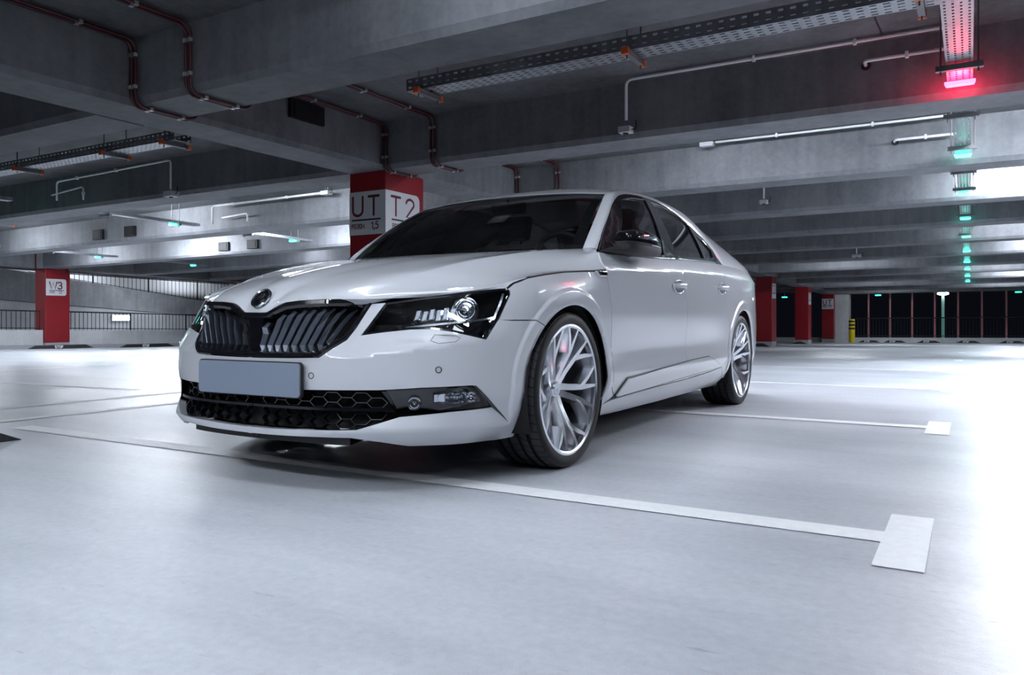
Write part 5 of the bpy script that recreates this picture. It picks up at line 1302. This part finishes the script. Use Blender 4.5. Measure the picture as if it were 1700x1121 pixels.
# ------------------------------------------------------------------ handles, side badges, mirrors
for sgn in (1, -1):
    for (s, z, doors) in ((1.330, .806, front_doors), (2.235, .826, rear_doors)):
        par = doors[0 if sgn > 0 else 1]
        p = bp(s, z, 0); h_ = empty('door_handle', (sgn * p[0], p[1], p[2])); h_.parent = par
        V = []; F_ = []; n = 24
        for r_, dpt in ((1.0, -.002), (.92, .010), (.5, .024), (.0, .026)):
            for k in range(n):
                a = 2 * math.pi * k / n; V.append((-sgn * dpt, .092 * r_ * math.cos(a), .034 * r_ * math.sin(a) * (1 - .25 * math.cos(a) * .5)))
        for r_ in range(3):
            for k in range(n): F_.append((r_ * n + k, r_ * n + (k + 1) % n, (r_ + 1) * n + (k + 1) % n, (r_ + 1) * n + k))
        MB().add(V, F_).build('handle_cup', M_PAINT, h_, auto=60)
        pts = [(sgn * (.004 + .034 * math.sin(math.pi * t) ** .6), -.10 + .20 * t, .004) for t in np.linspace(0, 1, 18)]
        mb = MB(); V = []; F_ = []
        for i, q in enumerate(pts):
            hh = .017 - .004 * abs(i - 9) / 9
            for k in range(10): a = 2 * math.pi * k / 10; V.append((q[0] + .008 * math.cos(a) * sgn, q[1], q[2] + hh * math.sin(a)))
        for i in range(len(pts) - 1):
            for k in range(10): F_.append((i * 10 + k, i * 10 + (k + 1) % 10, (i + 1) * 10 + (k + 1) % 10, (i + 1) * 10 + k))
        F_ += [tuple(range(10)), tuple(170 + k for k in range(10))]
        mb.add(V, F_).build('grip', M_PAINT, h_, smooth=True)
        rr = [(sgn * .005, .094 * math.cos(2 * math.pi * k / 28), .036 * math.sin(2 * math.pi * k / 28)) for k in range(28)]
        MB().tube(rr, .0035, 6, closed=True).build('chrome_bezel', M_CHROME, h_, smooth=True)
    V = []
    for s_, z_ in ((.222, .836), (.318, .840), (.328, .816), (.246, .813)):
        p0 = bp(s_, z_, -.007); p1 = bp(s_, z_, .01); V += [(sgn * p0[0], p0[1], p0[2]), (sgn * p1[0], p1[1], p1[2])]
    MB().add(V, [(0, 2, 4, 6), (1, 7, 5, 3), (0, 1, 3, 2), (2, 3, 5, 4), (4, 5, 7, 6), (6, 7, 1, 0)]).build('wing_badge', M_CHROME, car, bevel=.003)
    V = []
    for s_, z_ in ((.246, .832), (.300, .834), (.304, .820), (.258, .818)):
        p0 = bp(s_, z_, -.0085); p1 = bp(s_, z_, .0); V += [(sgn * p0[0], p0[1], p0[2]), (sgn * p1[0], p1[1], p1[2])]
    MB().add(V, [(0, 2, 4, 6), (1, 7, 5, 3), (0, 1, 3, 2), (2, 3, 5, 4), (4, 5, 7, 6), (6, 7, 1, 0)]).build('wing_badge_inlay', M_PIANO, car, bevel=.001)
    # mirror, folded back against the door glass (only the left one shows)
    if sgn < 0: continue
    mi = empty('side_mirror', (sgn * .948, .515, .990)); mi.parent = car
    def shell(Y, xc, hx, zc, hz, name, m, zlo=None, zhi=None, n=24):
        """sections along the car; zlo/zhi clip lines split cap and lower shell"""
        V = []; F_ = []
        for i, y in enumerate(Y):
            for k in range(n):
                a = 2 * math.pi * k / n; c, s_ = math.cos(a), math.sin(a)
                z = zc[i] + hz[i] * math.copysign(abs(s_) ** .7, s_)
                if zlo: z = max(z, zlo[i])
                if zhi: z = min(z, zhi[i])
                V.append((sgn * (xc[i] + hx[i] * math.copysign(abs(c) ** .7, c)), y, z))
        for i in range(len(Y) - 1):
            for k in range(n): F_.append((i * n + k, i * n + (k + 1) % n, (i + 1) * n + (k + 1) % n, (i + 1) * n + k))
        F_ += [tuple(range(n))[::-1], tuple((len(Y) - 1) * n + k for k in range(n))]
        return MB().add(V, F_).build(name, m, mi, auto=45)
    Y_ = [-.045, -.03, .03, .12, .22, .31, .36, .385]
    XC = [-.008, -.004, .004, .012, .018, .020, .018, .014]; HX = [.030, .044, .052, .054, .050, .040, .026, .010]
    ZC = [.010, .010, .010, .012, .010, .004, -.002, -.006]; HZ = [.030, .040, .050, .054, .051, .042, .028, .012]
    split = [-.012 - .00 * y for y in Y_]
    shell(Y_, XC, HX, ZC, HZ, 'mirror_cap', M_PIANO, zlo=[.000] * 8)
    shell(Y_, XC, [h * .95 for h in HX], ZC, [h * .96 for h in HZ], 'mirror_band', M_MATTE, zlo=[-.016] * 8, zhi=[.002] * 8)
    shell(Y_, XC, HX, [-.018, -.020, -.024, -.026, -.026, -.024, -.020, -.018], [.020, .030, .036, .038, .036, .030, .020, .008], 'mirror_lower_shell', M_MATTE, zhi=[-.014] * 8)
    V = [(sgn * x, y, z) for x, y, z in ((-.09, -.17, -.055), (-.045, -.06, -.020), (.020, -.02, -.030), (.025, .02, -.050), (.0, .10, -.062), (-.085, .22, -.058), (-.088, .10, -.020), (-.10, -.06, .045))]
    MB().add(V, [(0, 1, 2, 3), (3, 4, 5, 0), (2, 6, 4, 3), (1, 7, 6, 2), (0, 5, 6, 7, 1), (4, 6, 5)]).build('mirror_foot', M_MATTE, mi, bevel=.008)
    MB().tube([(sgn * .066, .16, -.006), (sgn * .068, .22, -.006), (sgn * .062, .29, -.007), (sgn * .046, .345, -.008)], .0045, 6).build('indicator_strip', M_SIL, mi, smooth=True)
    obj('mirror_glass', [(sgn * -.042, .0, -.035), (sgn * -.036, .30, -.035), (sgn * -.036, .30, .045), (sgn * -.042, .0, .045)], [(0, 1, 2, 3)], M_CHROME, mi)

# ------------------------------------------------------------------ wheels
def make_wheel(name):
    """left-hand wheel, centre at the origin, outer face towards +x"""
    w = empty(name)
    R, RW = .3275, .1225
    # tyre carcass with four ring grooves
    def tread_prof():
        pr = [(-.10, .262), (-.116, .275), (-.122, .295), (-.117, .313), (-.108, .321)]
        for x in (-.100, -.078): pr.append((x, .3235))
        for gxc in (-.068, -.024, .024, .068):
            pr += [(gxc - .0075, .3265), (gxc - .0065, .3185), (gxc + .0065, .3185), (gxc + .0075, .3265)]
        pr += [(.078, .3255), (.100, .3235), (.108, .321), (.117, .313), (.122, .295), (.117, .277), (.107, .2695), (.100, .262)]
        return pr
    MB().lathe(tread_prof(), 96, 'x').build('tyre', M_TYRE, w, auto=35)
    # shoulder and rib tread blocks
    mb = MB(); nb = 56
    for k in range(nb):
        a0 = 2 * math.pi * k / nb; a1 = a0 + 2 * math.pi / nb * .84
        for (x0, x1, r0, r1, sk) in ((.079, .112, .3285, .3215, .03), (-.112, -.079, .3215, .3285, -.03), (.0335, .060, .3285, .3285, .05), (-.060, -.0335, .3285, .3285, -.05), (-.016, .016, .3285, .3285, 0)):
            V = []
            for (x, r, ang) in ((x0, r0, a0), (x1, r1, a0 + sk), (x1, r1, a1 + sk), (x0, r0, a1)):
                V.append((x, r * math.cos(ang), r * math.sin(ang)))
            for (x, r, ang) in ((x0, r0 - .006, a0), (x1, r1 - .006, a0 + sk), (x1, r1 - .006, a1 + sk), (x0, r0 - .006, a1)):
                V.append((x, r * math.cos(ang), r * math.sin(ang)))
            mb.add(V, [(0, 1, 2, 3), (0, 4, 5, 1), (1, 5, 6, 2), (2, 6, 7, 3), (3, 7, 4, 0)])
    tag(mb.build('tread_blocks', M_TREAD, w), kind='stuff')
    # rim barrel and lip
    MB().lathe([(.104, .262), (.095, .254), (.060, .248), (-.06, .238), (-.10, .244), (-.105, .262)], 72, 'x').build('rim_barrel', M_BARREL, w, auto=30)
    MB().lathe([(.105, .2590), (.1145, .2590), (.1185, .2660), (.1165, .2745), (.112, .2755)], 72, 'x').build('rim_lip', M_ALU, w, auto=40)
    # hub
    MB().lathe([(.050, .001), (.050, .030), (.047, .034), (.044, .036), (.046, .058), (.040, .070), (.010, .078)], 40, 'x').build('hub', M_ALU, w, auto=35)
    MB().lathe([(.052, .001), (.0535, .02), (.0535, .027), (.050, .029)], 32, 'x').build('centre_cap', M_ALU2, w, auto=35)
    for k in range(5):
        a = 2 * math.pi * (k + .5) / 5; MB().lathe([(.034, .010), (.046, .010), (.049, .007), (.049, .001)], 8, 'x', (0, .049 * math.cos(a), .049 * math.sin(a))).build('wheel_bolt', M_ALU2, w, auto=30)
    # spokes: five pairs of mirrored forks
    def fx(r): return float(np.interp(r, [.03, .06, .12, .18, .23, .262], [.046, .052, .072, .093, .106, .1135]))
    def pol(r, deg): a = math.radians(deg); return (r * math.cos(a), r * math.sin(a))
    def bar_spoke(path, wf, wb, dp):
        """faceted bar along (r,deg) nodes; wf face width, wb root width, dp depth towards the car"""
        V = []; F_ = []; n = len(path)
        P = [np.array(pol(r, d)) for r, d in path]
        for i, (r, d) in enumerate(path):
            t = P[min(i + 1, n - 1)] - P[max(i - 1, 0)]; t = t / np.linalg.norm(t); nn = np.array([-t[1], t[0]]); x = fx(r)
            for o, dx in ((-wf[i] / 2, 0), (wf[i] / 2, 0), (wb[i] / 2, -dp[i]), (-wb[i] / 2, -dp[i])):
                q = P[i] + nn * o; V.append((x + dx, q[0], q[1]))
        for i in range(n - 1):
            for j in range(4): F_.append((4 * i + j, 4 * i + (j + 1) % 4, 4 * i + 4 + (j + 1) % 4, 4 * i + 4 + j))
        F_ += [(0, 1, 2, 3), (4 * n - 4, 4 * n - 3, 4 * n - 2, 4 * n - 1)]
        return V, F_
    for k in range(5):
        ax = 72 * k - 11
        for s in (1, -1):
            mb = MB()
            kn = (.165, ax + s * 10.0)
            mb.add(*bar_spoke([(.034, ax + s * 24), (.085, ax + s * 12), kn, (.262, ax + s * 11.0)], [.030, .027, .025, .011], [.044, .046, .042, .026], [.025, .035, .042, .050]))
            mb.add(*bar_spoke([(.140, ax + s * 9.5), (.165, ax + s * 11), (.215, ax + s * 22.0), (.262, ax + s * 30.0)], [.010, .022, .018, .011], [.026, .040, .034, .026], [.038, .042, .044, .050]))
            mb.build('spoke', M_ALU, w, auto=25)
    # brake
    MB().lathe([(-.012, .075), (-.012, .165), (.010, .165), (.010, .075)], 48, 'x', closed=True).build('brake_disc', M_DISC, w, auto=35)
    mb = MB(); V = []
    for a in np.linspace(140, 215, 8):
        for x, r in ((-.05, .105), (-.05, .182), (.045, .182), (.045, .105)): q = pol(r, a); V.append((x, q[0], q[1]))
    mb.add(V, [(4 * i + j, 4 * i + (j + 1) % 4, 4 * i + 4 + (j + 1) % 4, 4 * i + 4 + j) for i in range(7) for j in range(4)] + [(0, 1, 2, 3), (28, 29, 30, 31)]).build('brake_caliper', M_CAL, w, bevel=.006)
    return w
def copy_children(src, dst):
    for ch in src.children:
        c = ch.copy(); COL.objects.link(c); c.parent = dst
wheel = make_wheel('wheel'); wheel.parent = car; wheel.location = (.789, 0, .3275)
for (x, y, rz, rx) in ((.789, 2.841, 0, 31), (-.789, 0, math.pi, 10), (-.789, 2.841, math.pi, 47)):
    w2 = empty('wheel'); w2.parent = car; w2.location = (x, y, .3275); w2.rotation_euler = (math.radians(rx), 0, rz); copy_children(wheel, w2)

# ------------------------------------------------------------------ wheel wells, floor pan, cabin
for sgn in (1, -1):
    for k in (0, 1):
        mb = MB(); V = []; F_ = []; n = 22; R_ = AR[k] + .004
        for i in range(n + 1):
            a = math.radians(-25 + 230 * i / n)
            for x in (.60, .895): V.append((sgn * x, WY[k] + R_ * math.cos(a), WZ + R_ * math.sin(a)))
        F_ = [(2 * i, 2 * i + 1, 2 * i + 3, 2 * i + 2) for i in range(n)]
        c = len(V); V.append((sgn * .60, WY[k], WZ)); F_ += [(c, 2 * i, 2 * i + 2) for i in range(n)]
        mb.add(V, F_).build('wheel_arch_liner', M_VOID, car)
mb = MB()
mb.box(-.60, .60, -.60, 3.75, .185, .205); mb.box(-.36, .36, -.82, -.60, .195, .21); mb.box(-.84, .84, .40, 2.42, .17, .20)
mb.build('underbody', M_MATTE, car)
MB().box(-.58, .58, -.72, .35, .20, .60).build('engine_block', M_VOID, car)
# under-lip splitter
spl_pts = [bp(s, .20, .045) for s in np.linspace(S0, -1.06, 20)]
V = []; 
for p in spl_pts: V += [(p[0], p[1], .166), (p[0], p[1], .20), (p[0] * .9, p[1] + .12, .20), (p[0] * .9, p[1] + .12, .166)]
n = len(spl_pts); F_ = [(4 * i + j, 4 * i + (j + 1) % 4, 4 * i + 4 + (j + 1) % 4, 4 * i + 4 + j) for i in range(n - 1) for j in range(4)]
mb = MB().add(V, F_); mb.add([(-a, b, c) for a, b, c in V], [f[::-1] for f in F_]); mb.build('chin_splitter', M_MATTE, car)
# cabin
MB().box(-.80, .80, .42, 3.3, .22, .26).build('cabin_floor', M_VOID, car)
for sgn in (1, -1): MB().box(sgn * .80 - .03, sgn * .80 + .03, .45, 2.6, .26, .90).build('door_card', M_DASH, car)
V = [];
prof = [(.42, .70), (.45, .945), (.62, .965), (.78, .95), (.86, .90), (.84, .70)]
MB().prism(prof, 0, -.76, .76).build('dashboard', M_DASH, car, bevel=.02)
MB().prism([(.70, .955), (.74, .995), (.84, .99), (.86, .93)], 0, .22, .56).build('instrument_hood', M_DASH, car, bevel=.015)
sw = empty('steering_wheel', (.38, 1.0, .93)); sw.parent = car; sw.rotation_euler = (math.radians(-65), 0, 0)
MB().tube([(.185 * math.cos(2 * math.pi * k / 36), .185 * math.sin(2 * math.pi * k / 36), 0) for k in range(36)], .016, 8, closed=True).build('rim', M_DASH, sw, smooth=True)
MB().lathe([(-.04, .05), (0, .075), (.02, .06), (.025, .001)], 20, 'z').build('hub', M_DASH, sw, auto=50)
for a in (0, 180, 270): MB().tube([(.05 * math.cos(math.radians(a)), .05 * math.sin(math.radians(a)), 0), (.18 * math.cos(math.radians(a)), .18 * math.sin(math.radians(a)), 0)], .014, 6).build('spoke', M_DASH, sw)
def seat(x, y, bench=False):
    st = empty('rear_bench' if bench else 'seat', (x, y, .26)); st.parent = car; hw = .62 if bench else .26
    MB().prism([(-.28, .16), (-.27, .26), (-.1, .29), (.28, .24), (.28, .12)], 0, -hw, hw).build('cushion', M_SEAT, st, bevel=.03, seg=3)
    MB().prism([(.16, .22), (.20, .22), (.46, .84), (.40, .88), (.30, .86)], 0, -hw * .92, hw * .92).build('backrest', M_SEAT, st, bevel=.03, seg=3)
    for xx in ((-.36, .36) if bench else (0,)):
        MB().prism([(.36, .90), (.42, .90), (.47, 1.06), (.42, 1.08), (.38, 1.05)], 0, xx - .12, xx + .12).build('headrest', M_SEAT, st, bevel=.025, seg=3)
        for dx in (-.05, .05): MB().tube([(xx + dx, .40, .84), (xx + dx, .41, .93)], .007, 6).build('headrest_post', M_CHROME, st)
seat(.37, 1.32); seat(-.37, 1.32); seat(0, 2.22, True)
rm = empty('rear_view_mirror', (0, 1.02, 1.275)); rm.parent = car
MB().box(-.115, .115, -.012, .014, -.034, .034).build('housing', M_MATTE, rm, bevel=.012); MB().tube([(0, 0, .03), (0, -.02, .07)], .01, 8).build('stalk', M_MATTE, rm)
# registration sticker in the corner of the windscreen
pst = WG[3, 4]; q = [WG[3, 3], WG[3, 6], WG[6, 6], WG[6, 3]]
obj('windscreen_sticker', [tuple(p + np.array([0, .006, -.004])) for p in q], [(0, 1, 2, 3)], M_STICK, car)
